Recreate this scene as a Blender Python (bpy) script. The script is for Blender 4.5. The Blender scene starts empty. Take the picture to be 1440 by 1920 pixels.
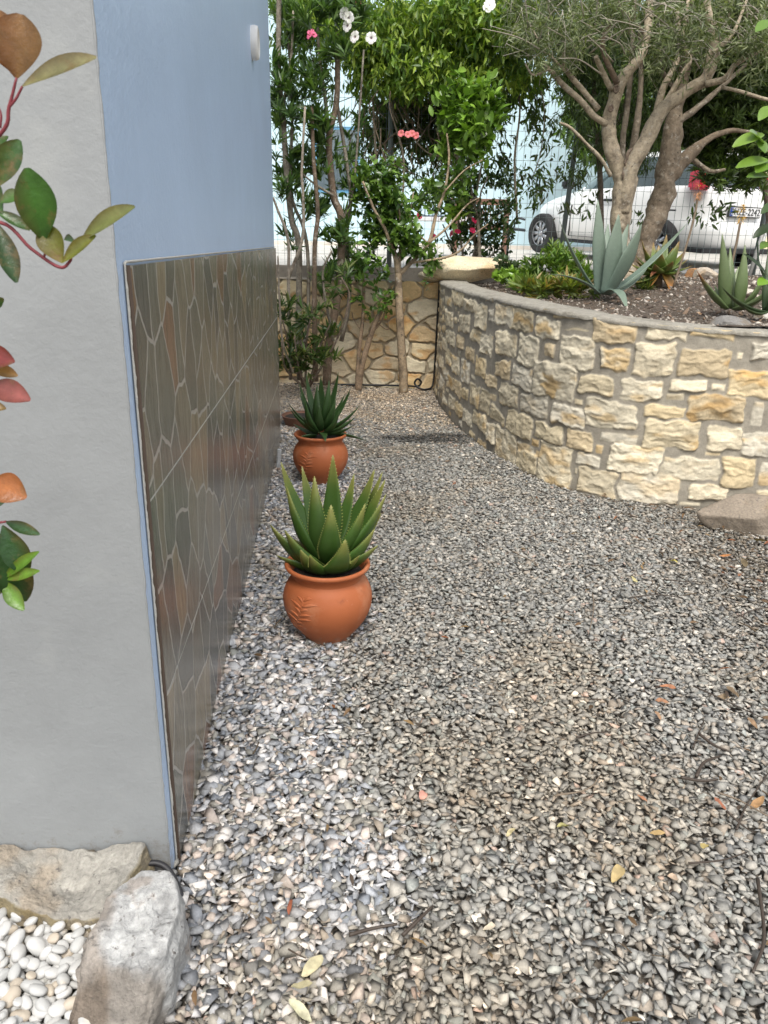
import bpy, bmesh, math, random
import numpy as np
from mathutils import Vector, Matrix
R = math.radians
sc = bpy.context.scene
# ------------------------------------------------------------ camera, sky, sun, exposure
EYE = 1.5; PITCH = R(19.3); ROLL = R(1.2); FPX = 1442.0
_f = np.array([0, math.cos(PITCH), -math.sin(PITCH)]); _u0 = np.array([0, math.sin(PITCH), math.cos(PITCH)]); _r0 = np.array([1., 0, 0])
_r = math.cos(ROLL)*_r0 + math.sin(ROLL)*_u0
_u = -math.sin(ROLL)*_r0 + math.cos(ROLL)*_u0
cam = bpy.data.cameras.new('camera'); camo = bpy.data.objects.new('camera', cam); sc.collection.objects.link(camo)
M3 = Matrix(((_r[0], _u[0], -_f[0]), (_r[1], _u[1], -_f[1]), (_r[2], _u[2], -_f[2])))
camo.matrix_world = Matrix.Translation((0, 0, EYE)) @ M3.to_4x4()
cam.sensor_fit = 'VERTICAL'; cam.sensor_height = 36; cam.sensor_width = 27; cam.lens = 36*FPX/1920
cam.clip_start = .05; cam.clip_end = 2000
cam.dof.use_dof = True; cam.dof.focus_distance = 3.0; cam.dof.aperture_fstop = 13
sc.camera = camo
SUN_EL, SUN_AZ = 58, 180      # azimuth: the compass bearing the light comes from, +Y = north
W = bpy.data.worlds.new('World'); sc.world = W; W.use_nodes = True
nt = W.node_tree; nt.nodes.clear()
sky = nt.nodes.new('ShaderNodeTexSky'); sky.sky_type = 'NISHITA'; sky.sun_disc = False
sky.sun_elevation = R(SUN_EL); sky.sun_rotation = R(SUN_AZ); sky.air_density = 1.2; sky.dust_density = 4; sky.ozone_density = 1
hs = nt.nodes.new('ShaderNodeHueSaturation'); hs.inputs['Saturation'].default_value = .35; hs.inputs['Value'].default_value = 1.0
bg = nt.nodes.new('ShaderNodeBackground'); bg.inputs[1].default_value = .15
wo = nt.nodes.new('ShaderNodeOutputWorld')
nt.links.new(sky.outputs[0], hs.inputs['Color']); nt.links.new(hs.outputs[0], bg.inputs[0]); nt.links.new(bg.outputs[0], wo.inputs[0])
sl = bpy.data.lights.new('sun', 'SUN'); sl.energy = 1.3; sl.angle = R(20); sl.color = (1, .96, .89)
slo = bpy.data.objects.new('sun', sl); sc.collection.objects.link(slo)
_sd = Vector((math.sin(R(SUN_AZ))*math.cos(R(SUN_EL)), math.cos(R(SUN_AZ))*math.cos(R(SUN_EL)), math.sin(R(SUN_EL))))
slo.rotation_euler = _sd.to_track_quat('Z', 'Y').to_euler(); slo.location = (0, -5, 12)
sc.view_settings.view_transform = 'Standard'; sc.view_settings.look = 'None'; sc.view_settings.exposure = 0.78; sc.view_settings.gamma = 1
sc.cycles.use_denoising = True; sc.cycles.max_bounces = 8; sc.cycles.transparent_max_bounces = 16

# ------------------------------------------------------------ helpers
C = sc.collection
rng = np.random.default_rng(7)
def ray(x, y): return _f + _r*(x-720)/FPX - _u*(y-960)/FPX
def at(x, y, Y):
    d = ray(x, y); return np.array([0, 0, EYE]) + d*(Y/d[1])
def gp(x, y, z=0.):
    d = ray(x, y); return np.array([0, 0, EYE]) + d*((z-EYE)/d[2])
def nrm(v):
    v = np.asarray(v, float); return v/(np.linalg.norm(v, axis=-1, keepdims=True)+1e-12)
def _hash(i, j, k, seed):
    n = (i.astype(np.int64)*374761393 + j.astype(np.int64)*668265263 + k.astype(np.int64)*2147483647 + seed*1274126177) & 0x7fffffff
    n = ((n ^ (n >> 13))*1274126177) & 0x7fffffff
    return ((n ^ (n >> 16)) & 0xffff)/65535.
def vnoise(P, s, seed=0):
    P = np.asarray(P, float)*s; I = np.floor(P); f = P-I; f = f*f*(3-2*f); I = I.astype(np.int64)
    o = 0
    for a in (0, 1):
        for b in (0, 1):
            for c in (0, 1):
                w = (f[..., 0] if a else 1-f[..., 0])*(f[..., 1] if b else 1-f[..., 1])*(f[..., 2] if c else 1-f[..., 2])
                o = o + w*_hash(I[..., 0]+a, I[..., 1]+b, I[..., 2]+c, seed)
    return o
def fbm(P, s, n=4, seed=0):
    o = 0; a = 1; t = 0
    for i in range(n):
        o = o + a*vnoise(P, s*2**i, seed+i*17); t += a; a *= .5
    return o/t
def sstep(a, b, x):
    t = np.clip((x-a)/(b-a), 0, 1); return t*t*(3-2*t)
WL = {}
def empty(name, loc=(0, 0, 0)):
    o = bpy.data.objects.new(name, None); C.objects.link(o); o.location = Vector([float(v) for v in loc]); o.empty_display_size = .1
    WL[o] = np.array(loc, float); return o
def obj(name, V, F, mat, parent=None, col=None, smooth=True, loc=None, midx=None):
    """one mesh object from world-space vertices; F is an (n,3|4) array or a list of tuples"""
    V = np.asarray(V, np.float64)
    if parent is not None: base = WL[parent]
    elif loc is not None: base = np.array(loc, float)
    else: base = np.array([(V[:, 0].min()+V[:, 0].max())/2, (V[:, 1].min()+V[:, 1].max())/2, V[:, 2].min()])
    me = bpy.data.meshes.new(name); L = (V-base).astype(np.float32)
    if isinstance(F, np.ndarray):
        n, k = F.shape
        me.vertices.add(len(L)); me.vertices.foreach_set('co', L.ravel())
        me.loops.add(n*k); me.loops.foreach_set('vertex_index', F.astype(np.int32).ravel())
        me.polygons.add(n); me.polygons.foreach_set('loop_start', np.arange(0, n*k, k, dtype=np.int32))
        me.update(calc_edges=True)
    else:
        me.from_pydata(L.tolist(), [], [tuple(int(i) for i in f) for f in F]); me.update()
    if smooth: me.polygons.foreach_set('use_smooth', np.ones(len(me.polygons), bool))
    if col is not None:
        a = me.color_attributes.new('col', 'FLOAT_COLOR', 'POINT')
        c = np.ones((len(L), 4), np.float32); c[:, :3] = col; a.data.foreach_set('color', c.ravel())
    for m in (mat if isinstance(mat, (list, tuple)) else [mat]): me.materials.append(m)
    if midx is not None: me.polygons.foreach_set('material_index', np.asarray(midx, np.int32))
    o = bpy.data.objects.new(name, me); C.objects.link(o)
    if parent is not None: o.parent = parent; WL[o] = base
    else: o.location = Vector([float(v) for v in base]); WL[o] = base
    return o
def tag(o, label=None, cat=None, group=None, kind=None):
    if label: o['label'] = label
    if cat: o['category'] = cat
    if group: o['group'] = group
    if kind: o['kind'] = kind
    return o
class MB:
    def __init__(s): s.V = []; s.F = []; s.C = []; s.n = 0
    def add(s, V, F, c=None):
        V = np.asarray(V, float); s.V.append(V); s.F += [tuple(int(i)+s.n for i in f) for f in F]; s.n += len(V)
        s.C.append(np.tile(np.array(c if c is not None else (1, 1, 1), float), (len(V), 1)) if c is None or np.ndim(c) == 1 else c)
        return s
    def box(s, lo, hi, c=None, rot=None, ctr=None):
        x0, y0, z0 = lo; x1, y1, z1 = hi
        V = np.array([(x0, y0, z0), (x1, y0, z0), (x1, y1, z0), (x0, y1, z0), (x0, y0, z1), (x1, y0, z1), (x1, y1, z1), (x0, y1, z1)], float)
        if rot is not None: V = V @ np.array(rot).T
        if ctr is not None: V = V + ctr
        return s.add(V, [(0, 3, 2, 1), (4, 5, 6, 7), (0, 1, 5, 4), (1, 2, 6, 5), (2, 3, 7, 6), (3, 0, 4, 7)], c)
    def tube(s, P, r, n=8, c=None, noise=0, seed=0):
        V, F = tube(P, r, n, noise, seed); return s.add(V, F, c)
    def build(s, name, mat, parent=None, smooth=True, loc=None, usecol=False):
        V = np.vstack(s.V); return obj(name, V, s.F, mat, parent, np.vstack(s.C) if usecol else None, smooth, loc)
def tube(P, r, n=8, noise=0, seed=0):
    P = np.array(P, float); r = np.broadcast_to(np.array(r, float), (len(P),)); m = len(P)
    T = np.gradient(P, axis=0); T = nrm(T); up = np.array([0, 0, 1.]) if abs(T[0][2]) < .9 else np.array([1., 0, 0])
    a = nrm(np.cross(T[0], up)); V = []
    for i in range(m):
        a = nrm(a - T[i]*(a@T[i])); b = np.cross(T[i], a); t = np.arange(n)*2*math.pi/n
        ring = P[i] + r[i]*(np.cos(t)[:, None]*a + np.sin(t)[:, None]*b); V.append(ring)
    V = np.array(V)
    if noise:
        q = fbm(V.reshape(-1, 3), 9, 3, seed).reshape(m, n)-.5
        V = V + (V-P[:, None])*q[..., None]*noise
    V = V.reshape(-1, 3); F = []
    for i in range(m-1):
        for j in range(n):
            k = (j+1) % n; F.append((i*n+j, i*n+k, (i+1)*n+k, (i+1)*n+j))
    V = np.vstack([V, P[0], P[-1]])
    for j in range(n):
        k = (j+1) % n; F.append((m*n, k, j)); F.append((m*n+1, (m-1)*n+j, (m-1)*n+k))
    return V, F
def cr(P, n=6):
    """smooth curve through the points (any number of columns)"""
    P = np.array(P, float); Q = np.vstack([2*P[0]-P[1], P, 2*P[-1]-P[-2]]); out = []
    for i in range(1, len(Q)-2):
        for t in np.linspace(0, 1, n, endpoint=False):
            a, b, c, d = Q[i-1:i+3]
            out.append(.5*((2*b)+(-a+c)*t+(2*a-5*b+4*c-d)*t*t+(-a+3*b-3*c+d)*t**3))
    out.append(P[-1]); return np.array(out)
def lathe(prof, n=48, ctr=(0, 0, 0)):
    prof = np.array(prof, float); t = np.arange(n)*2*math.pi/n
    V = np.array([[(r*math.cos(a), r*math.sin(a), z) for a in t] for r, z in prof]).reshape(-1, 3)+np.array(ctr); F = []
    for i in range(len(prof)-1):
        for j in range(n): k = (j+1) % n; F.append((i*n+j, i*n+k, (i+1)*n+k, (i+1)*n+j))
    return V, F

# ------------------------------------------------------------ materials
def mat(name, base=(.5, .5, .5), rough=.7, attr=False, spec=.5, metal=0, noise=None, bump=None, trans=0, coat=0, mixcol=None, splash=None):
    """noise=(scale, strength) varies the colour; bump=(scale, strength, distance); mixcol=(scale, lo, hi, colour) lays blotches"""
    m = bpy.data.materials.new(name); m.use_nodes = True; t = m.node_tree; N = t.nodes; L = t.links; N.clear()
    out = N.new('ShaderNodeOutputMaterial'); p = N.new('ShaderNodeBsdfPrincipled')
    p.inputs['Roughness'].default_value = rough; p.inputs['Specular IOR Level'].default_value = spec; p.inputs['Metallic'].default_value = metal
    p.inputs['Coat Weight'].default_value = coat
    if attr:
        a = N.new('ShaderNodeAttribute'); a.attribute_name = 'col'; c = a.outputs['Color']
    else:
        a = N.new('ShaderNodeRGB'); a.outputs[0].default_value = (*base, 1); c = a.outputs[0]
    g = N.new('ShaderNodeNewGeometry')
    if mixcol:
        for (s_, lo, hi, cc) in (mixcol if isinstance(mixcol, list) else [mixcol]):
            n = N.new('ShaderNodeTexNoise'); n.inputs['Scale'].default_value = s_; n.inputs['Detail'].default_value = 6; n.inputs['Roughness'].default_value = .65
            L.new(g.outputs['Position'], n.inputs['Vector'])
            r = N.new('ShaderNodeMapRange'); r.inputs[1].default_value = lo; r.inputs[2].default_value = hi; L.new(n.outputs[0], r.inputs[0])
            x = N.new('ShaderNodeMix'); x.data_type = 'RGBA'; L.new(r.outputs[0], x.inputs[0]); L.new(c, x.inputs[6]); x.inputs[7].default_value = (*cc, 1); c = x.outputs[2]
    if splash:      # dirt splashed up from the ground: (height, colour)
        n = N.new('ShaderNodeTexNoise'); n.inputs['Scale'].default_value = 38; n.inputs['Detail'].default_value = 8; n.inputs['Roughness'].default_value = .75; L.new(g.outputs['Position'], n.inputs['Vector'])
        sx = N.new('ShaderNodeSeparateXYZ'); L.new(g.outputs['Position'], sx.inputs[0]); h = N.new('ShaderNodeMapRange'); h.inputs[1].default_value = 0; h.inputs[2].default_value = splash[0]; h.inputs[3].default_value = .22; h.inputs[4].default_value = -.12; L.new(sx.outputs[2], h.inputs[0])
        ad = N.new('ShaderNodeMath'); L.new(n.outputs[0], ad.inputs[0]); L.new(h.outputs[0], ad.inputs[1]); r = N.new('ShaderNodeMapRange'); r.inputs[1].default_value = .55; r.inputs[2].default_value = .72; r.inputs[4].default_value = .6; L.new(ad.outputs[0], r.inputs[0])
        x = N.new('ShaderNodeMix'); x.data_type = 'RGBA'; L.new(r.outputs[0], x.inputs[0]); L.new(c, x.inputs[6]); x.inputs[7].default_value = (*splash[1], 1); c = x.outputs[2]
    if noise:
        n = N.new('ShaderNodeTexNoise'); n.inputs['Scale'].default_value = noise[0]; n.inputs['Detail'].default_value = 7; n.inputs['Roughness'].default_value = .7
        L.new(g.outputs['Position'], n.inputs['Vector'])
        r = N.new('ShaderNodeMapRange'); r.inputs[1].default_value = .25; r.inputs[2].default_value = .75; r.inputs[3].default_value = 1-noise[1]; r.inputs[4].default_value = 1+noise[1]; L.new(n.outputs[0], r.inputs[0])
        v = N.new('ShaderNodeVectorMath'); v.operation = 'SCALE'; L.new(c, v.inputs[0]); L.new(r.outputs[0], v.inputs['Scale']); c = v.outputs[0]
    L.new(c, p.inputs['Base Color'])
    if bump:
        bs = bump if isinstance(bump, list) else [bump]; prev = None
        for (s_, st, di) in bs:
            n = N.new('ShaderNodeTexNoise'); n.inputs['Scale'].default_value = s_; n.inputs['Detail'].default_value = 6; n.inputs['Roughness'].default_value = .6
            L.new(g.outputs['Position'], n.inputs['Vector'])
            b = N.new('ShaderNodeBump'); b.inputs['Strength'].default_value = st; b.inputs['Distance'].default_value = di; L.new(n.outputs[0], b.inputs['Height'])
            if prev: L.new(prev.outputs[0], b.inputs['Normal'])
            prev = b
        L.new(prev.outputs[0], p.inputs['Normal'])
    if trans:
        tr = N.new('ShaderNodeBsdfTranslucent'); v = N.new('ShaderNodeVectorMath'); v.operation = 'MULTIPLY'; L.new(c, v.inputs[0]); v.inputs[1].default_value = (1.5, 1.7, .6)
        L.new(v.outputs[0], tr.inputs[0]); x = N.new('ShaderNodeMixShader'); x.inputs[0].default_value = trans
        L.new(p.outputs[0], x.inputs[1]); L.new(tr.outputs[0], x.inputs[2]); L.new(x.outputs[0], out.inputs[0])
    else: L.new(p.outputs[0], out.inputs[0])
    return m
m_leaf = mat('leaf', rough=.42, attr=True, trans=.3, noise=(60, .15))
m_gloss = mat('glossy_leaf', rough=.3, attr=True, trans=.2, noise=(40, .12))
m_succ = mat('succulent_leaf', rough=.46, attr=True, noise=(45, .14), bump=(60, .15, .002))
m_bark = mat('bark', rough=.85, attr=True, noise=(30, .5), bump=[(25, .8, .012), (80, .7, .006)], mixcol=[(7, .5, .7, (.10, .075, .05)), (16, .56, .7, (.42, .38, .31)), (38, .6, .68, (.06, .045, .03))])
m_stem = mat('stem', rough=.6, attr=True, noise=(50, .2))
m_petal = mat('petal', rough=.6, attr=True, trans=.25)

# ------------------------------------------------------------ leaf instancing
def leaf_tpl(w=.22, rows=5, fold=.25, curl=.15, prof='lance'):
    t = np.linspace(0, 1, rows+1)
    if prof == 'lance': ww = np.sin(np.pi*np.clip(t*.94+.05, 0, 1)**.85)
    elif prof == 'oval': ww = np.sin(np.pi*np.clip(t*.95+.03, 0, 1))**.7
    elif prof == 'obov': ww = np.sin(np.pi*np.clip(t*.96+.02, 0, 1)**1.25)**.75
    ww = ww*w/2; V = []
    for i in range(rows+1):
        z = -curl*t[i]**2
        V += [(-ww[i], t[i], z+fold*ww[i]), (0, t[i], z), (ww[i], t[i], z+fold*ww[i])]
    F = []
    for i in range(rows):
        a = i*3; F += [(a, a+1, a+4, a+3), (a+1, a+2, a+5, a+4)]
    return np.array(V), np.array(F)
T_LANCE = leaf_tpl(.17, 4, .3, .15); T_NARROW = leaf_tpl(.15, 2, .3, .1); T_DROOP = leaf_tpl(.3, 3, .35, .25); T_OVAL = leaf_tpl(.5, 4, .25, .15, 'oval'); T_BIG = leaf_tpl(.45, 8, .35, .2, 'obov')
def frames(D, N):
    D = nrm(D); X = nrm(np.cross(D, N)); Z = np.cross(X, D); return np.stack([X, D, Z], axis=2)
def place(tpl, P, D, N, S, col):
    """leaves of template tpl at P pointing along D, upper side N, length S; returns V, F, colours"""
    V0, F0 = tpl; Rm = frames(D, N); k = len(P)
    V = np.einsum('kij,nj->kni', Rm, V0)*np.asarray(S).reshape(-1, 1, 1)+np.asarray(P)[:, None]
    F = (F0[None]+(np.arange(k)*len(V0))[:, None, None]).reshape(-1, F0.shape[1])
    return V.reshape(-1, 3), F, np.repeat(col, len(V0), axis=0)
def merge(L):
    V = []; F = []; Cc = []; n = 0
    for v, f, c in L: V.append(v); F.append(f+n); Cc.append(c); n += len(v)
    return np.vstack(V), np.vstack(F), np.vstack(Cc)
def pal(k, cols, jit=.25):
    cols = np.array(cols); c = cols[rng.integers(0, len(cols), k)]; return c*(1+(rng.random((k, 1))-.5)*2*jit)
def rdir(k, up=0.): 
    d = rng.normal(size=(k, 3)); d[:, 2] += up; return nrm(d)
def blob(k, ctr, rad, shell=.5):
    """k points in an ellipsoid, clumped by noise so that the outline is uneven and gaps show"""
    out = []; need = k; ctr = np.array(ctr, float); rad = np.array(rad, float); sd = int(rng.integers(1e6))
    for _ in range(8):
        d = nrm(rng.normal(size=(k*3, 3))); r = rng.random((k*3, 1))**shell; q = ctr+d*r*rad
        nn = vnoise(q, 2.2/np.mean(rad)**.5, sd)*.6+vnoise(q, 5./np.mean(rad)**.5, sd+5)*.4; q = q[nn > .46]; out.append(q[:need]); need -= len(out[-1])
        if need <= 0: break
    return np.vstack(out)
def sprays(P, tpl, n, size, cols, kind='whorl', axis_up=.8, spread=.9, twig=None):
    """n leaves per point: whorl = around a shoot tip; droop = hanging; pair = along a twig"""
    k = len(P); L = []; A = nrm(rng.normal(size=(k, 3))*.6+np.array([0, 0, axis_up]))
    for j in range(n):
        if kind == 'whorl':
            r = nrm(np.cross(A, rng.normal(size=(k, 3)))); sp = spread*(.5+rng.random((k, 1))); D = nrm(A+r*sp); N = A; off = A*rng.random((k, 1))*size*.5
        elif kind == 'droop':
            D = nrm(rng.normal(size=(k, 3))*.62+np.array([0, 0, -.85])); N = nrm(rng.normal(size=(k, 3))+np.array([0, -.5, .5])); off = rng.normal(size=(k, 3))*size*.45
        else:
            D = nrm(A*.7+rng.normal(size=(k, 3))*.7); N = nrm(rng.normal(size=(k, 3))*.5+np.array([0, -.2, 1])); off = A*(j/n-.5)*size*2.6
        c = pal(k, cols) if j == 0 or rng.random() < .3 else c*(1+(rng.random((k, 1))-.5)*.3)
        L.append(place(tpl, P+off, D, N, size*(.6+.7*rng.random(k)), c))
    return merge(L)
def twigs(mb, P, A, ln, r, c, n=4):
    for p, a, l in zip(P, A, np.broadcast_to(ln, (len(P),))):
        pts = [p-a*l*.5, p+rng.normal(size=3)*l*.08, p+a*l*.5+rng.normal(size=3)*l*.12]; mb.tube(pts, [r, r*.8, r*.4], n, c)
# ------------------------------------------------------------ plan of the place
WD = nrm(np.array([-.074, 1., 0])); WN = np.array([WD[1], -WD[0], 0])        # the house side wall runs along WD and faces WN
HC = np.array([-.509, 1.501, 0])                                             # the near corner of the house
PL = cr([(0.53,8.45),(0.52,7.9),(0.54,7.4),(0.59,6.9),(0.68,6.35),(0.81,5.75),(0.94,5.3),(1.08,4.98),(1.25,4.76),(1.45,4.61),(1.70,4.52),(2.0,4.47),(2.4,4.43),(3.0,4.40),(3.8,4.40)], 40)
SL = np.r_[0, np.cumsum(np.linalg.norm(np.diff(PL, axis=0), axis=1))]
def wpos(s): return np.stack([np.interp(s, SL, PL[:, 0]), np.interp(s, SL, PL[:, 1])], -1)
def wnrm(s):
    d = wpos(s+.03)-wpos(s-.03); d = d/np.linalg.norm(d, axis=-1, keepdims=True); return np.stack([d[..., 1], -d[..., 0]], -1)*1.0
# outward = towards the path (right-hand normal of the direction of travel points to -x here)
def wtop(s): return np.interp(s, [0, .8, 3.2, 4.8, 6.5], [1.135, 1.14, 1.125, 1.06, 1.05])
def wall_x(Y):      # x of the planter wall's face at depth Y
    o = np.argsort(PL[:, 1]); return np.interp(Y, PL[o, 1], PL[o, 0])
def in_bed(X, Y, m=.0):
    return ((Y > 4.40+m) & (X > wall_x(Y)+m)) | (Y > 8.5+m)
def soil_z(X, Y):
    P = np.stack([X, Y, np.zeros_like(X)], -1)
    return 1.065+.165*sstep(5.2, 8.2, Y)*sstep(.35, 1.5, X-wall_x(Y))+.03*(fbm(P, 2.2, 3, 5)-.5)*2
def road_z(Y): return np.interp(Y, [9.2, 11, 13.7, 17, 400], [1.2, 1.25, 1.36, 1.42, 1.45])

# ------------------------------------------------------------ ground sheets
def grid(xs, ys, zf):
    X, Y = np.meshgrid(xs, ys); V = np.stack([X, Y, zf(X, Y)], -1).reshape(-1, 3); n, m = len(ys), len(xs)
    i = (np.arange(n-1)[:, None]*m+np.arange(m-1)).ravel(); return V, np.stack([i, i+1, i+m+1, i+m], 1)
def path_z(X, Y):
    P = np.stack([X, Y, np.zeros_like(X)], -1)
    return .03*(vnoise(P, 1.3, 3)-.5)+.022*(vnoise(P, 4.5, 4)-.5)+.012*sstep(-.1, -.6, X)
m_dirt = mat('path_soil', (.19, .165, .135), .95, noise=(30, .4), bump=(80, .8, .01))
V, F = grid(np.r_[-400, -60, -12, np.linspace(-5, 5, 70), 12, 60, 400], np.r_[-400, -60, -12, np.linspace(-3, 8.7, 80)], lambda X, Y: path_z(X, Y)-.022)
tag(obj('ground', V, F, m_dirt), kind='structure')
m_road = mat('road', (.50, .48, .44), .9, noise=(14, .22), bump=(70, .6, .008), mixcol=(3, .5, .7, (.36, .33, .29)))
V, F = grid(np.r_[-400, -40, np.linspace(-10, 14, 60), 40, 400], np.r_[9.32, np.linspace(9.6, 17, 30), 30, 80, 600], lambda X, Y: road_z(Y)+.02*(vnoise(np.stack([X, Y, 0*X], -1), 1.1, 9)-.5))
tag(obj('road', V, F, m_road), kind='structure')
m_soil = mat('bed_soil', (.105, .078, .055), .95, noise=(35, .45), bump=[(120, .9, .012), (30, .7, .02)], mixcol=(40, .55, .68, (.30, .26, .21)))
V, F = grid(np.linspace(-3, 9, 241), np.linspace(4.5, 9.3, 97), soil_z)
ce = V[F].mean(1); keep = in_bed(ce[:, 0], ce[:, 1], .14); F = F[keep]
used = np.unique(F); mp = -np.ones(len(V), int); mp[used] = np.arange(len(used))
tag(obj('planting_bed', V[used], mp[F], m_soil), kind='structure')

# ------------------------------------------------------------ gravel and pebbles
def stone_tpls(n, k, el, seed, sub=False):
    out = []; r = random.Random(seed)
    for _ in range(n):
        bm = bmesh.new(); e = [r.uniform(*q) for q in el]
        for _ in range(k):
            v = Vector([r.gauss(0, 1) for _ in range(3)]).normalized(); v = v*r.uniform(.82, 1.1); bm.verts.new((v.x*e[0], v.y*e[1], v.z*e[2]))
        h = bmesh.ops.convex_hull(bm, input=bm.verts)
        bmesh.ops.delete(bm, geom=[v for v in bm.verts if not v.link_faces], context='VERTS')
        bm.verts.index_update(); out.append((np.array([v.co[:] for v in bm.verts]), np.array([[v.index for v in f.verts] for f in bm.faces]))); bm.free()
    return out
def rand_rot(k, tilt):
    a = rng.random(k)*2*math.pi; tx = rng.normal(size=k)*tilt; ty = rng.normal(size=k)*tilt
    ca, sa = np.cos(a), np.sin(a); Z = np.zeros(k); O = np.ones(k)
    Rz = np.stack([np.stack([ca, -sa, Z], -1), np.stack([sa, ca, Z], -1), np.stack([Z, Z, O], -1)], -2)
    cx, sx = np.cos(tx), np.sin(tx); Rx = np.stack([np.stack([O, Z, Z], -1), np.stack([Z, cx, -sx], -1), np.stack([Z, sx, cx], -1)], -2)
    cy, sy = np.cos(ty), np.sin(ty); Ry = np.stack([np.stack([cy, Z, sy], -1), np.stack([Z, O, Z], -1), np.stack([-sy, Z, cy], -1)], -2)
    return Rx @ Ry @ Rz
def scatter(tpls, P, S, col, tilt=.5, sc3=None):
    L = []; w = rng.integers(0, len(tpls), len(P)); Rm = rand_rot(len(P), tilt)
    for t, (V0, F0) in enumerate(tpls):
        i = np.where(w == t)[0]
        if not len(i): continue
        V = np.einsum('kij,nj->kni', Rm[i], V0)*S[i][:, None, None]+P[i][:, None]
        L.append((V.reshape(-1, 3), (F0[None]+(np.arange(len(i))*len(V0))[:, None, None]).reshape(-1, 3), np.repeat(col[i], len(V0), axis=0)))
    return merge(L)
def jgrid(x0, x1, y0, y1, d):
    X, Y = np.meshgrid(np.arange(x0, x1, d), np.arange(y0, y1, d)); k = X.size
    return X.ravel()+(rng.random(k)-.5)*d*1.1, Y.ravel()+(rng.random(k)-.5)*d*1.1
def path_mask(X, Y):
    side = (X-HC[0])*WN[0]+(Y-HC[1])*WN[1]
    ok = ~in_bed(X, Y, -.02) & (Y < 8.46)
    ok &= ~((side < .0) & (Y > 1.48) & (Y < 5.9))
    ok &= ~((X < -.52) & (Y < 1.49) & (Y > .3)) & ~((X < -.43) & (Y < 1.2) & (Y > .3)) 
    return ok
GT = stone_tpls(70, 8, [(.9, 1.45), (.78, 1.15), (.28, .52)], 3)
L = []
for d, zo, sc_ in ((.0195, -.002, 1.0), (.0195, .006, 1.02), (.028, .013, 1.0)):
    X, Y = jgrid(-1.6, 2.9, .35, 8.5, d); k = path_mask(X, Y); X, Y = X[k], Y[k]; k = len(X)
    P = np.stack([X, Y, path_z(X, Y)+zo+(rng.random(k)-.5)*.006], -1)
    near_wall = sstep(.62, .36, (X-HC[0])*WN[0]+(Y-HC[1])*WN[1]+.25*(vnoise(P, 2., 21)-.5))*sstep(7.4, 6.2, Y)*sstep(.9, 1.4, Y)
    S = .0135*np.exp(np.clip(rng.normal(size=k)*.28, -.6, .5))*sc_*(1+.22*near_wall)
    S *= 1-.12*sstep(5, 8, Y)
    u = rng.random(k)
    base = np.array([(.275, .275, .262), (.235, .238, .232), (.315, .305, .282), (.285, .255, .22), (.19, .195, .197), (.37, .36, .335), (.54, .52, .48), (.36, .285, .25), (.25, .268, .262)])
    cum = np.cumsum([.26, .22, .17, .10, .07, .08, .02, .012, .07]); c = base[np.searchsorted(cum/cum[-1], u).clip(0, 8)]
    pale = np.array([(.36, .375, .405), (.28, .30, .335), (.56, .56, .57), (.19, .21, .245), (.42, .38, .36)]); cp = pale[rng.integers(0, 5, k)]
    pick = (rng.random(k) < near_wall*.8)[:, None]; c = np.where(pick, cp, c)
    far = (rng.random(k) < sstep(5.6, 7.6, Y)*.75)[:, None]; c = np.where(far, np.array([(.46, .40, .33)])*(.6+.8*rng.random((k, 1))), c)
    c = c*np.exp(rng.normal(size=(k, 1))*.17)
    warm = sstep(.5, .68, fbm(P, 1.6, 3, 31))[:, None]; c = c*(1-warm*np.array([[.0, .06, .14]]))
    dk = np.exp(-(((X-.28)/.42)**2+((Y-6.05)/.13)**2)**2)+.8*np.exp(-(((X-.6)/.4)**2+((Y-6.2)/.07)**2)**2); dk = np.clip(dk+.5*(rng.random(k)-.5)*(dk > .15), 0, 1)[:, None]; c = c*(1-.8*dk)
    deb_shade = (sstep(1.15, 2.1, X+.35*(vnoise(P, 2.4, 8)-.5))*sstep(1.0, 2.2, Y)*sstep(.2, .7, rng.random(k)))[:, None]; c = c*(1-deb_shade*np.array([[.45, .52, .60]]))  # right side browner and darker: debris, with tree shade put into stone colours
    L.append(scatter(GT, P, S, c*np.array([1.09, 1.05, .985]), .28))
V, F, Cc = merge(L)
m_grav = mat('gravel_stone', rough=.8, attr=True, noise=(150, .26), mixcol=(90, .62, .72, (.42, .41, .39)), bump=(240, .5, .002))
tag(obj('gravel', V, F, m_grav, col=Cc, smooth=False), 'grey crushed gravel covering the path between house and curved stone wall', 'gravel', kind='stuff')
# small litter of soil crumbs and chips on the planting bed
X, Y = jgrid(.5, 5, 4.5, 9.1, .045); k = in_bed(X, Y, .2); X, Y = X[k], Y[k]; k = len(X)
P = np.stack([X, Y, soil_z(X, Y)+.002], -1); c = pal(k, [(.16, .12, .09), (.32, .28, .23), (.1, .075, .06), (.45, .40, .34), (.22, .15, .1)], .3)
V, F, Cc = scatter(GT, P, .011*np.exp(rng.normal(size=k)*.5), c, .5)
tag(obj('mulch', V, F, m_grav, col=Cc, smooth=False), 'brown mulch and stone chips spread over the raised planting bed', 'mulch', kind='stuff')
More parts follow.
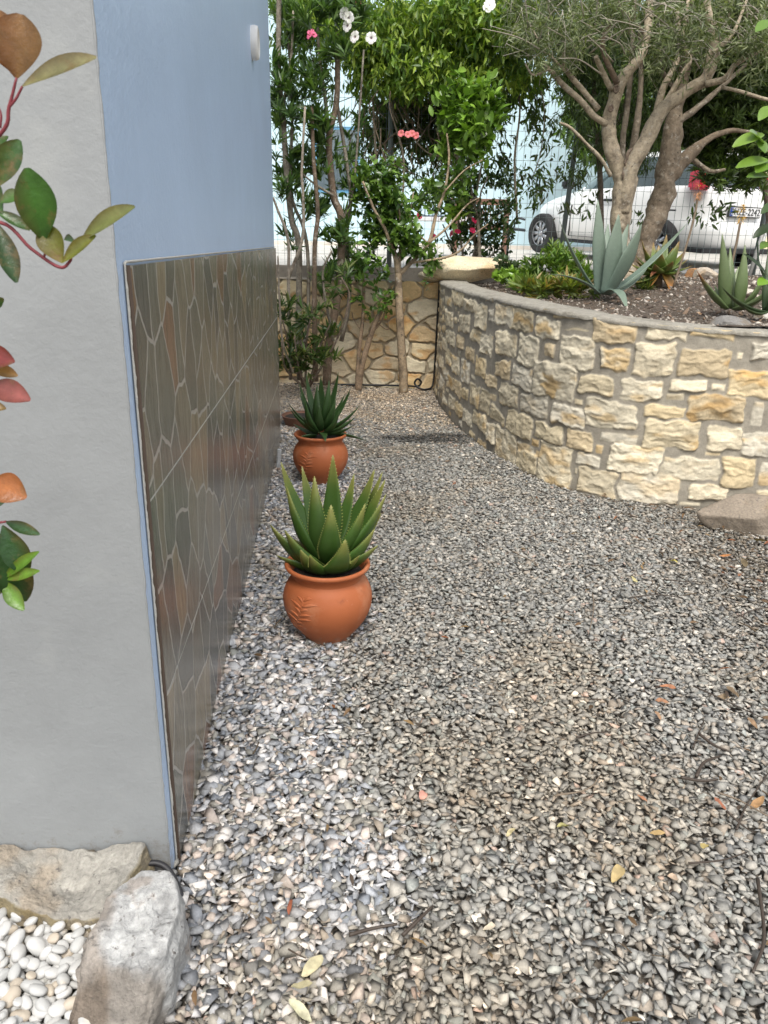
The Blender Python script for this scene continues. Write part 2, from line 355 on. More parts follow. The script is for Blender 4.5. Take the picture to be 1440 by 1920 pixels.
# white pebbles, each one an object
m_peb = mat('white_pebble', rough=.55, attr=True, noise=(25, .07), mixcol=(14, .58, .75, (.62, .52, .38)), bump=(120, .15, .002))
def pebble_mesh(i):
    bm = bmesh.new(); bmesh.ops.create_icosphere(bm, subdivisions=3, radius=1); V = np.array([v.co[:] for v in bm.verts]); F = [[v.index for v in f.verts] for f in bm.faces]; bm.free()
    e = np.array([rng.uniform(.85, 1.25), rng.uniform(.62, .82), rng.uniform(.45, .62)])
    V = V*(1+.5*(fbm(V+i*7.3, .9, 2, i)-.5)[:, None]); V = np.sign(V)*np.abs(V)**.93; return V*e, np.array(F)
pebt = [pebble_mesh(i) for i in range(10)]; pebm = []
for V0, F0 in pebt:
    for c in ((.50, .495, .475), (.43, .43, .415), (.46, .40, .32)):
        o = obj('pebble', V0, F0, m_peb, col=np.array([c]), loc=(0, 0, 0)); pebm.append(o.data); bpy.data.objects.remove(o)
def add_pebble(x, y, z, s):
    r = random.random(); w_ = 0 if r < .55 else 1 if r < .88 else 2; o = bpy.data.objects.new('pebble', pebm[int(rng.integers(0, 10))*3+w_]); C.objects.link(o)
    o.location = (x, y, z); o.scale = (s, s, s); o.rotation_euler = (rng.normal()*.3, rng.normal()*.3, rng.random()*6.3)
    return tag(o, ('large ' if s > .0198 else 'small ')+('bright white', 'greyish white', 'cream tinted')[w_]+' rounded pebble in the bed between the sandstone slab and the grey boulder', 'pebble', 'white pebbles in the bed at the corner of the house')
X, Y = jgrid(-1.1, -.5, .9, 1.36, .014); k = ~(X > -.56+.22*(1.16-Y)); X, Y = X[k], Y[k]; V, F, Cc = scatter(GT, np.stack([X, Y, X*0+.030], -1), .010*np.exp(rng.normal(size=len(X))*.3), pal(len(X), [(.40, .39, .36), (.33, .31, .26), (.44, .43, .40)], .2), .5)
tag(obj('pebble_chips', V, F, m_grav, col=Cc, smooth=False), 'small pale chips filling the gaps under the white pebbles', 'gravel', kind='stuff')
random.seed(4); pts = []
for lay, (dmin, z) in enumerate(((.0245, .034), (.0265, .047), (.036, .056))):
    P_ = []
    for _ in range(6000):
        x, y = rng.uniform(-.90, -.5), rng.uniform(1.0, 1.36)
        if x > -.575+.22*(1.16-y) or (y > 1.33): continue
        if all((x-a)**2+(y-b)**2 > dmin**2 for a, b in P_): P_.append((x, y))
    for x, y in P_: add_pebble(x, y, z+rng.uniform(-.004, .006), rng.uniform(.0135, .019) if rng.random() < .85 else rng.uniform(.020, .024))

# ------------------------------------------------------------ walls of stone as relief sheets
def relief(name, parent, posf, s0, s1, h0, topf, step, stones, bases, mort, m, seed, prot=.035, cut=None):
    ns = int((s1-s0)/step)+1; nz = int(1.2/step)+1
    s = np.linspace(s0, s1, ns); tz = np.linspace(0, 1, nz); Sg = np.tile(s, (nz, 1)); Zg = h0+(topf(s)[None]-h0)*tz[:, None]
    P3 = np.stack([Sg, Zg, np.full_like(Sg, seed*1.)], -1)
    Hh = .004*fbm(P3, 14, 4, seed)+.008*fbm(P3, 3.5, 2, seed+2); Cc = np.array(mort)[None, None]*(.75+.5*fbm(P3, 22, 3, seed+1))[..., None]
    wx = (fbm(P3, 13, 3, seed+3)-.5)*.05; wz = (fbm(P3, 13, 3, seed+4)-.5)*.05
    rr = np.random.default_rng(seed)
    for (cs, cz, hs_, hz) in stones:
        a = (np.abs(Sg[0]-cs) < hs_+.03); b = (np.abs(Zg[:, int(np.clip((cs-s0)/(s1-s0)*ns, 0, ns-1))]-cz) < hz+.03)
        if not a.any() or not b.any(): continue
        i0, i1 = np.where(a)[0][[0, -1]]; j0, j1 = np.where(b)[0][[0, -1]]; sl_ = (slice(j0, j1+1), slice(i0, i1+1))
        k = min(hs_, hz); q = min(1, k/.06)
        u = (Sg[sl_]-cs+wx[sl_]*q); v = (Zg[sl_]-cz+wz[sl_]*q)
        d = np.full(u.shape, 9.)                                   # rough convex outline: box with its corners knocked off
        d = np.minimum(d, hs_*1.03-np.abs(u)); d = np.minimum(d, hz*1.03-np.abs(v))
        for sx in (-1, 1):
            for sz in (-1, 1):
                ang = math.atan2(hz, hs_)+rr.normal()*.25; ex = rr.uniform(.70, 1.0); n_ = np.array([math.sin(ang), math.cos(ang)]); lim = (hs_*n_[0]+hz*n_[1])*(.66+.38*ex)
                d = np.minimum(d, lim-(sx*u*n_[0]+sz*v*n_[1]))
        e = sstep(0, .009, d); pr = prot*rr.uniform(.6, 1.15)*min(1, .45+k/.08)
        tilt = 1+rr.normal()*.25*u/hs_+rr.normal()*.25*v/hz
        sd = int(rr.integers(1e6)); Q = np.stack([u*1.0, v*2.2, np.full_like(u, sd*.01)], -1)
        rough = .014*(fbm(Q, 8, 3, sd)-.5)+.010*(fbm(Q, 30, 4, sd+1)-.5)+.006*np.round(fbm(Q*np.array([1, .8, 1]), 12, 2, sd+2)*5)/2.5
        fac = np.minimum.reduce([rr.uniform(.75, 1.15)+rr.normal()*.45*u/hs_+rr.normal()*.45*v/hz for _ in range(4)])
        hgt = e*(pr*.8*np.clip(fac, .35, 1.3)*np.clip(tilt, .5, 1.4)+1.25*rough*min(1, k/.05))
        Hh[sl_] = np.maximum(Hh[sl_], hgt)
        bc = np.array(bases[rr.integers(0, len(bases))])*rr.uniform(.82, 1.12)
        och = sstep(.52, .72, fbm(Q, 6, 3, sd+9))[..., None]; gr = sstep(.55, .75, fbm(Q, 11, 3, sd+11))[..., None]
        cc = bc*(1-och*np.array([.12, .30, .55])*rr.uniform(.2, 1.))*(1-gr*.28)*(.86+.28*fbm(Q, 45, 3, sd+3))[..., None]
        Cc[sl_] = Cc[sl_]*(1-e[..., None])+cc*e[..., None]
    V = posf(Sg, Zg, Hh); i = (np.arange(nz-1)[:, None]*ns+np.arange(ns-1)).ravel(); F = np.stack([i, i+1, i+ns+1, i+ns], 1)
    return obj(name, V.reshape(-1, 3), F, m, parent, Cc.reshape(-1, 3))
m_wall = mat('wall_stone', rough=.88, attr=True, noise=(60, .16), bump=[(110, .6, .004), (35, .4, .006)])
ST = [(3.333,1.106,0.083,0.016),(3.574,1.097,0.098,0.025),(3.765,1.098,0.033,0.012),(3.418,0.995,0.133,0.066),(3.677,1.027,0.101,0.02),(3.94,1.029,0.133,0.072),(4.241,1.048,0.113,0.05),(4.5,1.047,0.125,0.034),(4.741,1.068,0.061,0.018),(3.464,0.86,0.051,0.045),(3.7,0.878,0.132,0.099),(3.964,0.865,0.091,0.066),(4.194,0.886,0.112,0.094),(4.475,0.885,0.143,0.084),(4.667,0.93,0.018,0.023),(4.786,0.958,0.061,0.06),(3.528,0.671,0.196,0.112),(3.862,0.699,0.117,0.059),(4.149,0.705,0.121,0.063),(4.408,0.745,0.105,0.038),(4.573,0.745,0.038,0.025),(4.745,0.775,0.124,0.08),(4.345,0.676,0.051,0.022),(3.76,0.579,0.033,0.021),(3.68,0.476,0.138,0.066),(3.978,0.531,0.157,0.088),(4.293,0.583,0.116,0.039),(4.586,0.617,0.162,0.078),(4.815,0.599,0.033,0.071),(3.528,0.331,0.141,0.059),(3.8,0.338,0.098,0.066),(4.052,0.393,0.111,0.031),(3.94,0.307,0.023,0.028),(4.356,0.446,0.157,0.09),(4.664,0.439,0.1,0.072),(4.853,0.419,0.087,0.075),(3.809,0.439,0.015,0.015),(3.87,0.22,0.085,0.043),(4.157,0.271,0.16,0.091),(4.49,0.242,0.163,0.075),(4.772,0.24,0.098,0.094),(4.926,0.236,0.034,0.077),(4.608,0.345,0.047,0.013),(3.604,0.126,0.147,0.138),(3.792,0.133,0.012,0.022),(3.941,0.086,0.129,0.085),(4.263,0.101,0.173,0.091),(4.614,0.099,0.117,0.051),(4.519,0.02,0.062,0.015),(1.986,1.029,0.167,0.051),(1.563,1.061,0.235,0.063),(1.123,1.006,0.2,0.041),(2.29,0.971,0.152,0.097),(2.79,1.025,0.174,0.073),(3.107,1.022,0.146,0.077),(2.54,1.106,0.152,0.017),(2.405,1.114,0.164,0.022),(2.865,1.113,0.124,0.016),(3.148,1.106,0.099,0.014),(2.87,0.831,0.167,0.083),(3.207,0.828,0.135,0.097),(2.54,1.002,0.051,0.051),(1.238,0.857,0.193,0.072),(1.872,0.876,0.151,0.076),(1.34,0.7,0.211,0.065),(1.75,0.706,0.124,0.053),(2.067,0.649,0.135,0.056),(2.202,0.807,0.124,0.054),(2.473,0.776,0.129,0.079),(2.367,0.588,0.129,0.077),(2.83,0.659,0.135,0.079),(3.16,0.641,0.148,0.073),(1.955,0.485,0.139,0.087),(1.616,0.494,0.139,0.075),(1.275,0.509,0.177,0.073),(1.028,0.597,0.177,0.053),(2.974,0.482,0.154,0.076),(2.628,0.521,0.125,0.045),(2.528,0.347,0.112,0.088),(2.687,0.41,0.063,0.026),(2.261,0.343,0.129,0.084),(1.994,0.312,0.094,0.048),(1.75,0.308,0.127,0.07),(1.452,0.309,0.15,0.062),(1.19,0.342,0.152,0.053),(0.989,0.218,0.154,0.065),(0.812,0.399,0.19,0.065),(2.803,0.312,0.131,0.067),(3.334,0.484,0.16,0.075),(3.166,0.311,0.19,0.08),(2.427,0.165,0.171,0.069),(2.102,0.122,0.136,0.058),(1.83,0.136,0.121,0.06),(1.548,0.143,0.139,0.057),(1.185,0.117,0.155,0.059),(2.974,0.11,0.178,0.116),(2.69,0.139,0.093,0.071),(3.282,0.169,0.116,0.034),(3.398,0.235,0.044,0.027),(3.31,0.075,0.136,0.078),(3.437,0.165,0.021,0.024),(2.522,-0.006,0.096,0.042),(2.262,0.018,0.078,0.029)]
rr = np.random.default_rng(5)
fill = [q for q in ST]
for _ in range(3000):      # the stones the photo does not show: beyond its right edge
    cs, cz, a, b = rr.uniform(4.86, 6.4), rr.uniform(.03, 1.0), rr.uniform(.05, .14), rr.uniform(.03, .075)
    if all(abs(cs-q[0]) > a+q[2]+.012 or abs(cz-q[1]) > b+q[3]+.012 for q in fill): fill.append((cs, cz, a, b))
for _ in range(2500):      # small ones in the gaps of the curved end
    cs, cz, a, b = rr.uniform(0.03, 3.3), rr.uniform(.02, 1.08), rr.uniform(.025, .07), rr.uniform(.018, .05)
    if all(abs(cs-q[0]) > a+q[2]+.01 or abs(cz-q[1]) > b+q[3]+.01 for q in fill): fill.append((cs, cz, a, b))
pw = tag(empty('planter_wall', (1.25, 4.76, 0)), 'curved retaining wall of cream limestone blocks in grey mortar round the raised bed', 'stone wall')
_n0 = -1. if wnrm(np.array([4.5]))[0, 1] > 0 else 1.
def pf(Sg, Zg, Hh):
    p = wpos(Sg); n = wnrm(Sg)*_n0; return np.stack([p[..., 0]+n[..., 0]*(Hh-.014), p[..., 1]+n[..., 1]*(Hh-.014), Zg], -1)
CREAM = [(.66, .58, .42), (.62, .53, .36), (.68, .61, .46), (.58, .47, .30), (.60, .55, .44), (.64, .52, .32), (.66, .58, .42)]
relief('stone_face', pw, pf, 0.0, 6.44, -.06, wtop, .0065, fill, CREAM, (.29, .262, .21), m_wall, 11, .021)
# coping: rough cement strip
m_cem = mat('coping_cement', (.29, .27, .225), .92, noise=(30, .3), bump=[(70, .9, .008), (16, .7, .014)], mixcol=(7, .5, .7, (.20, .18, .14)))
s = np.linspace(0, 6.44, 500); p = wpos(s); n = wnrm(s)*_n0; zt = wtop(s); rows = []
for off, dz in ((.004, -.022), (.006, -.010), (-.004, .002), (-.03, .008), (-.12, .012), (-.2, .008), (-.27, .004), (-.285, -.06), (-.29, -.2)):
    q = np.stack([p[:, 0]+n[:, 0]*off, p[:, 1]+n[:, 1]*off, zt+dz], -1); q[:, 2] += .012*(fbm(q, 5, 3, 4)-.5); q[:, :2] += n*(fbm(q+3, 9, 4, 6)-.5)[:, None]*.035; q[:, 2] += .010*(fbm(q+9, 28, 3, 8)-.5); rows.append(q)
rows = np.array(rows); m_ = len(s); i = (np.arange(len(rows)-1)[:, None]*m_+np.arange(m_-1)).ravel(); F = np.stack([i, i+1, i+m_+1, i+m_], 1)
obj('coping', rows.reshape(-1, 3), F, m_cem, pw)
# back of the wall, so that it is solid from the bed side
MBk = MB(); MBk.add(np.vstack([np.c_[p-n*.285, np.full(m_, .2)], np.c_[p-n*.285, zt-.1]]), [(j+1, j, j+m_, j+m_+1) for j in range(m_-1)]); MBk.build('wall_back', m_cem, pw)
# end wall of polygonal yellow stones
rw = tag(empty('back_wall', (-.4, 8.45, 0)), 'straight wall of large irregular yellow limestone behind the young trees', 'stone wall')
rs = np.random.default_rng(8); X0, X1, NX, NZ = -3.0, .56, 720, 230
pts = []
for _ in range(4000):
    a = np.array([rs.uniform(X0, X1), rs.uniform(-.1, 1.2)])
    if all(((a-b)*np.array([.8, 1.15])) @ ((a-b)*np.array([.8, 1.15])) > .18**2 for b in pts): pts.append(a)
pts = np.array(pts)
Xg, Zg = np.meshgrid(np.linspace(X0, X1, NX), np.linspace(-.05, 1.12, NZ)); P3 = np.stack([Xg, Zg, Xg*0+2], -1)
wx = Xg+.09*(fbm(P3, 7, 4, 3)-.5); wz = Zg+.09*(fbm(P3, 7, 4, 5)-.5)
D = np.sqrt(((wx[..., None]-pts[:, 0])*.8)**2+((wz[..., None]-pts[:, 1])*1.15)**2); idx = D.argmin(-1); Ds = np.partition(D, 1, -1); edge = (Ds[..., 1]-Ds[..., 0])
e = sstep(.012, .035, edge); rc = rs.random((len(pts), 6))
tl = 1+.8*(rc[idx, 0]-.5)*(Xg-pts[idx, 0])/.1+.8*(rc[idx, 1]-.5)*(Zg-pts[idx, 1])/.1
Q = np.stack([Xg, Zg*1.8, rc[idx, 2]*50], -1)
Hh = .004*fbm(P3, 15, 3, 1)+e*(.016*np.clip(tl, .4, 1.5)*(.6+.6*rc[idx, 3])+.016*(fbm(Q, 8, 4, 6)-.3)+.008*np.round(fbm(Q, 10, 2, 16)*5)/2.5)
bs = np.array([(.70, .58, .37), (.66, .50, .29), (.70, .62, .45), (.60, .50, .34), (.66, .48, .25)])[(rc[idx, 4]*5).astype(int)]
cc = bs*(.85+.3*fbm(Q, 30, 3, 9))[..., None]*(1-sstep(.55, .75, fbm(Q, 7, 3, 12))[..., None]*np.array([.1, .28, .45]))
Cc = np.array([.40, .34, .245])*(.8+.4*fbm(P3, 20, 3, 2))[..., None]*(1-e[..., None])+cc*e[..., None]
V = np.stack([Xg, 8.45-Hh, Zg+.02*(Zg > 1.1)*(fbm(P3, 5, 2, 1)-.5)], -1).reshape(-1, 3); i = (np.arange(NZ-1)[:, None]*NX+np.arange(NX-1)).ravel()
obj('stone_face', V, np.stack([i, i+1, i+NX+1, i+NX], 1), m_wall, rw, Cc.reshape(-1, 3))
V, F = grid(np.linspace(X0, X1, 200), np.linspace(8.42, 8.8, 12), lambda X, Y: 1.12+.035*(fbm(np.stack([X, Y, 0*X], -1), 6, 3, 8)-.5)*(Y > 8.43)+.0*X)
obj('wall_top', V, F, mat('rubble_top', (.25, .21, .16), .95, noise=(16, .4), bump=(50, .9, .01)), rw)

# ------------------------------------------------------------ rocks
def rock(name, ctr, rad, seed, mat_, label, cat='rock', c=(.5, .48, .44), cuts=9, rot=0, rough=.05, flat=1.0, group=None, cf=None, tiltx=0):
    bm = bmesh.new(); bmesh.ops.create_icosphere(bm, subdivisions=5, radius=1); V = np.array([v.co[:] for v in bm.verts]); F = np.array([[v.index for v in f.verts] for f in bm.faces]); bm.free()
    r_ = np.random.default_rng(seed); N_ = nrm(r_.normal(size=(cuts, 3))); dd = r_.uniform(.55, .85, cuts); k = np.full(len(V), 1.)
    for a, d in zip(N_, dd): q = V@a; k = np.where(q > 1e-3, np.minimum(k, d/np.maximum(q, 1e-3)), k)
    V = V*k[:, None]; V = V*(1+rough*2*(fbm(V, 2.2, 5, seed)-.5)[:, None]); V = V*np.array(rad)
    ca, sa = math.cos(tiltx), math.sin(tiltx); V = V@np.array([[1, 0, 0], [0, ca, -sa], [0, sa, ca]]).T
    ca, sa = math.cos(rot), math.sin(rot); V = V@np.array([[ca, -sa, 0], [sa, ca, 0], [0, 0, 1]]).T
    Q = V/np.mean(rad); col = np.array(c)*(.8+.4*fbm(Q, 2.5, 4, seed+3))[:, None]*(1-sstep(.52, .7, fbm(Q, 1.6, 3, seed+6))[:, None]*np.array([.1, .2, .32]))
    if cf is not None: col = cf(Q, col)
    V = V+np.array(ctr); o = obj(name, V, F, mat_, col=col); return tag(o, label, cat, group)
m_rock = mat('rock', rough=.88, attr=True, noise=(75, .34), bump=[(150, .9, .004), (35, .9, .010)], mixcol=(45, .6, .68, (.12, .11, .10)))
p = gp(1405, 985, .05); rock('wall_foot_rock', (p[0]+.04, p[1]+.06, .08), (.30, .17, .125), 21, m_rock, 'brown grey flat rock lying in the gravel at the foot of the curved wall', c=(.26, .215, .165), rot=-.12)
p = at(1375, 591, 4.72); rock('bed_rock', (p[0], p[1], 1.085), (.15, .10, .05), 25, m_rock, 'dark grey pointed rock sitting on the wall coping in front of the spiky aloe', c=(.20, .19, .175), rot=.1)
p = at(880, 508, 8.35); rock('flat_boulder', (p[0], p[1]+.05, p[2]+.015), (.47, .32, .15), 33, m_rock, 'large flat yellow limestone slab resting where the two stone walls meet', c=(.72, .62, .43), rot=-.08, cuts=12, rough=.04)
p = at(815, 508, 8.35); rock('cobble', (p[0]-.02, p[1]+.12, 1.165), (.17, .15, .07), 36, m_rock, 'small pale yellow stone wedged against the left end of the flat boulder', c=(.58, .5, .36))
for i, (x, y, Y, r_, c_, lb) in enumerate(((1320, 525, 8.3, .13, (.52, .45, .36), 'round pale stone in the bed behind the orange tipped aloe'), (1300, 520, 8.5, .11, (.45, .25, .12), 'rust brown stone in the bed right of the olive trunk'), (1425, 590, 5.4, .07, (.45, .43, .38), 'grey stone at the right edge beside the spiky aloe'), (1312, 583, 5.6, .022, (.6, .42, .28), 'tiny orange pebble at the left foot of the spiky aloe'), (1212, 567, 6.4, .03, (.5, .47, .42), 'small white stone beside the blue agave'), (1100, 553, 6.9, .07, (.4, .37, .31), 'flat grey stone left of the blue agave'), (1400, 545, 6.6, .09, (.5, .45, .38), 'buff stone behind the spiky aloe'), (1247, 521, 8.4, .10, (.38, .36, .31), 'grey rock at the foot of the leaning olive trunk'))):
    p = at(x, y, Y); rock('bed_stone', (p[0], p[1], soil_z(p[:1], p[1:2])[0]+r_*.3), (r_, r_*.8, r_*.55), 50+i, m_rock, lb, 'stone', c=c_)

# foreground slab and boulder: tops traced as outlines, with facets
def outline_rock(name, out, top, zb, mat_, label, colf, seed, ctr=None, rings=56, nang=220, bev=.012, batter=.05):
    out = np.array(out, float); ctr = out.mean(0) if ctr is None else np.array(ctr)
    O = cr(np.vstack([out, out[:1]]), 8)[:-1]; L_ = np.r_[0, np.cumsum(np.linalg.norm(np.diff(np.vstack([O, O[:1]]), axis=0), axis=1))]; OO = np.vstack([O, O[:1]])
    t = np.linspace(0, L_[-1], nang, endpoint=False); B = np.stack([np.interp(t, L_, OO[:, 0]), np.interp(t, L_, OO[:, 1])], -1)
    B += (np.stack([fbm(np.c_[B, B[:, :1]*0], 22, 3, seed), fbm(np.c_[B, B[:, :1]*0], 22, 3, seed+1)], -1)-.5)*.03
    rows = []
    for r_ in np.linspace(0.001, 1, rings):
        q = ctr+(B-ctr)*r_; P = np.c_[q, np.zeros(nang)]; e = 1-r_
        z = top(q[:, 0], q[:, 1])+.008*(fbm(P, 34, 5, seed)-.5)*2+.012*(fbm(P, 10, 3, seed+5)-.5)*2+.010*np.round(fbm(P, 16, 3, seed+8)*7)/3.5; z -= bev*np.clip(1-e/.08, 0, 1)**2; rows.append(np.c_[q, z])
    last = rows[-1]
    for j in range(1, 19):
        f_ = j/18; z = last[:, 2]*(1-f_)+zb*f_; q = ctr+(last[:, :2]-ctr)*(1+batter*f_); P = np.c_[q, z]; w = (fbm(P, 20, 4, seed+7)-.5)*.03+.006*np.round(fbm(P, 15, 3, seed+9)*7)/3.5
        rows.append(np.c_[q+nrm(q-ctr)*w[:, None], z])
    V = np.array(rows); m_ = nang; k = len(rows); i = np.arange(k-1)[:, None]*m_; j = np.arange(m_); j2 = (j+1) % m_
    F = np.stack([i+j, i+j2, i+m_+j2, i+m_+j], -1).reshape(-1, 4)[:, ::-1]; V = V.reshape(-1, 3); side = np.repeat(np.r_[np.zeros(rings), np.ones(18)], m_)
    return tag(obj(name, V, F, mat_, col=colf(V, side)), label, 'rock')
def sl_col(V, side):
    a = fbm(V, 9, 4, 61)[:, None]; c = np.array([.30, .285, .25])*(.55+.9*fbm(V*np.array([.5, 2.5, 1]), 14, 4, 62))[:, None]
    c = c*(1-sstep(.55, .7, a)*np.array([.0, .1, .2])); yl = sstep(.48, .62, fbm(V, 24, 3, 63))[:, None]*side[:, None]
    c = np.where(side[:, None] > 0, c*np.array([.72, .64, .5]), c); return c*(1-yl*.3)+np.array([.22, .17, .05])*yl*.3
def sl_top(x, y): return .082+.018*((x+.7)/.12)**2*np.exp(-((x+.72)/.2)**2)-.02*np.exp(-((x+.72)/.09)**2-((y-1.40)/.07)**2)+.16*(y-1.38)
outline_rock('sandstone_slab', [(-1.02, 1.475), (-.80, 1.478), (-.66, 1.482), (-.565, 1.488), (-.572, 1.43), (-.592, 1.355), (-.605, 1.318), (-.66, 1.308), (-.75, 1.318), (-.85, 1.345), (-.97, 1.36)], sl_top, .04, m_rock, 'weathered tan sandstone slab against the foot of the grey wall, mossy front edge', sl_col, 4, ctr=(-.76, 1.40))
def bo_top(x, y): return np.minimum.reduce([.155+.10*(y-1.2)+0*x, .175+1.1*(x+.578), .16-.55*(x+.42), .30+1.9*(y-1.19)+.35*(x+.45), .16-1.3*(y-1.335)+.0*x])-.03*sstep(.6, .8, 0*x)
def bo_col(V, side):
    a = fbm(V, 14, 4, 71)[:, None]; c = np.array([.37, .37, .36])*(.45+1.1*fbm(V, 45, 5, 72))[:, None]
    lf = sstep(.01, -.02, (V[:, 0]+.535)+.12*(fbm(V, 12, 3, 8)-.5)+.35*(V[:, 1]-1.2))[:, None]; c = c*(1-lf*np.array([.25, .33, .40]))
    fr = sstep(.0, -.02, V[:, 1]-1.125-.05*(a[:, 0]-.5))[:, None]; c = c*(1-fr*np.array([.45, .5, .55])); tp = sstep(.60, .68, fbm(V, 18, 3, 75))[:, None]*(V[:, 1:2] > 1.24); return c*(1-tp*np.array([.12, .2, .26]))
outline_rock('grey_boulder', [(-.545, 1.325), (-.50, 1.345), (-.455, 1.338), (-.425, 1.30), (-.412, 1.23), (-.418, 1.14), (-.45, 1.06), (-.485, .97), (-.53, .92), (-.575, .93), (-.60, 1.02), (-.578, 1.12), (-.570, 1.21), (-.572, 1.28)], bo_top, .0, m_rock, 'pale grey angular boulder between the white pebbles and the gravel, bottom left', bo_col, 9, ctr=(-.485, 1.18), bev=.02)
# clay chips and the drain hose at the corner
m_clay = mat('clay_chip', (.20, .06, .035), .8, noise=(60, .3))
for (x, y, r_, lb) in ((110, 1614, .028, 'red clay shard behind the top edge of the sandstone slab'), (275, 1640, .022, 'red clay shard in the gap at the corner of the house')):
    p = gp(x, y, .10 if x < 200 else .05); p = np.array([-.775, 1.490, .128]) if x < 200 else p; rock('clay_shard', (p[0], min(p[1], 1.49), p[2]-.005), (r_, r_*.3, .010), 80+x, m_clay, lb, 'shard', c=(1, 1, 1), cuts=6)
mb = MB(); mb.tube(cr([(-.60, 1.40, .03), (-.585, 1.46, .05), (-.55, 1.482, .062), (-.51, 1.475, .055), (-.475, 1.44, .03), (-.455, 1.41, .0)], 6), .0075, 10)
tag(mb.build('drain_hose', mat('black_rubber', (.02, .02, .022), .5)), 'short black hose curving round the foot of the house corner', 'hose')
# ------------------------------------------------------------ house
house = tag(empty('house', HC), 'light blue plastered house with grey front wall and slate look tile panel', 'house')
def hp(a, b, z):  # a along the side wall, b outwards from it
    return HC+WD*a+WN*b+np.array([0, 0, z])
def hbox(mbx, a0, a1, b0, b1, z0, z1):
    V = [hp(a, b, z) for z in (z0, z1) for a, b in ((a0, b0), (a0, b1), (a1, b1), (a1, b0))]
    return mbx.add(V, [(0, 1, 2, 3)[::-1], (4, 5, 6, 7), (0, 1, 5, 4), (1, 2, 6, 5), (2, 3, 7, 6), (3, 0, 4, 7)])
def wallgrid(n1, n2, f, seed, amp):
    u, v = np.meshgrid(np.linspace(0, 1, n1), np.linspace(0, 1, n2)); V = f(u, v, (fbm(np.stack([u*9, v*6, u*0+seed], -1), 1.2, 4, seed)-.5)*amp)
    i = (np.arange(n2-1)[:, None]*n1+np.arange(n1-1)).ravel(); return V.reshape(-1, 3), np.stack([i, i+1, i+n1+1, i+n1], 1)
m_blue = mat('blue_plaster', (.47, .60, .79), .38, spec=.5, noise=(2.2, .06), bump=[(60, .5, .003), (14, .22, .006), (170, .3, .0015)], splash=(.2, (.2, .2, .2)))
m_grey = mat('grey_plaster', (.25, .262, .265), .62, noise=(1.6, .16), mixcol=(3, .55, .8, (.31, .32, .31)), bump=[(60, .4, .003), (13, .22, .006), (170, .3, .0015)], splash=(.22, (.16, .14, .115)))
H_ = 4.2
V, F = wallgrid(180, 160, lambda u, v, n: hp(0, 0, -.05)+u[..., None]*WD*4.375+v[..., None]*np.array([0, 0, H_])+n[..., None]*WN, 3, .006); obj('side_wall', V, F, m_blue, house)
V, F = wallgrid(160, 160, lambda u, v, n: hp(0, 0, -.05)-u[..., None]*WN*4.0+v[..., None]*np.array([0, 0, H_])-n[..., None]*WD, 4, .006); obj('front_wall', V, F[:, ::-1].copy(), m_grey, house)
mb = MB(); hbox(mb, .01, 4.37, -4.0, -.012, -.05, H_-.06); mb.build('wall_core', m_grey, house, smooth=False)
# ragged paint edge: beads of grey paint along the corner
mb = MB(); P = []; 
z = np.linspace(0.02, H_-.1, 400); w = fbm(np.c_[z, z*0, z*0], 40, 3, 5)
mb.tube(np.array([hp(.0005, -.0008+.0022*(a-.5), zz) for a, zz in zip(w, z)]), .0016+.0016*w, 8); mb.build('corner_bead', m_grey, house)
mb = MB(); hbox(mb, -.35, 4.7, -4.3, .30, H_-.06, H_+.12); mb.build('roof', mat('roof_edge', (.62, .62, .6), .7, noise=(5, .1)), house, smooth=False)
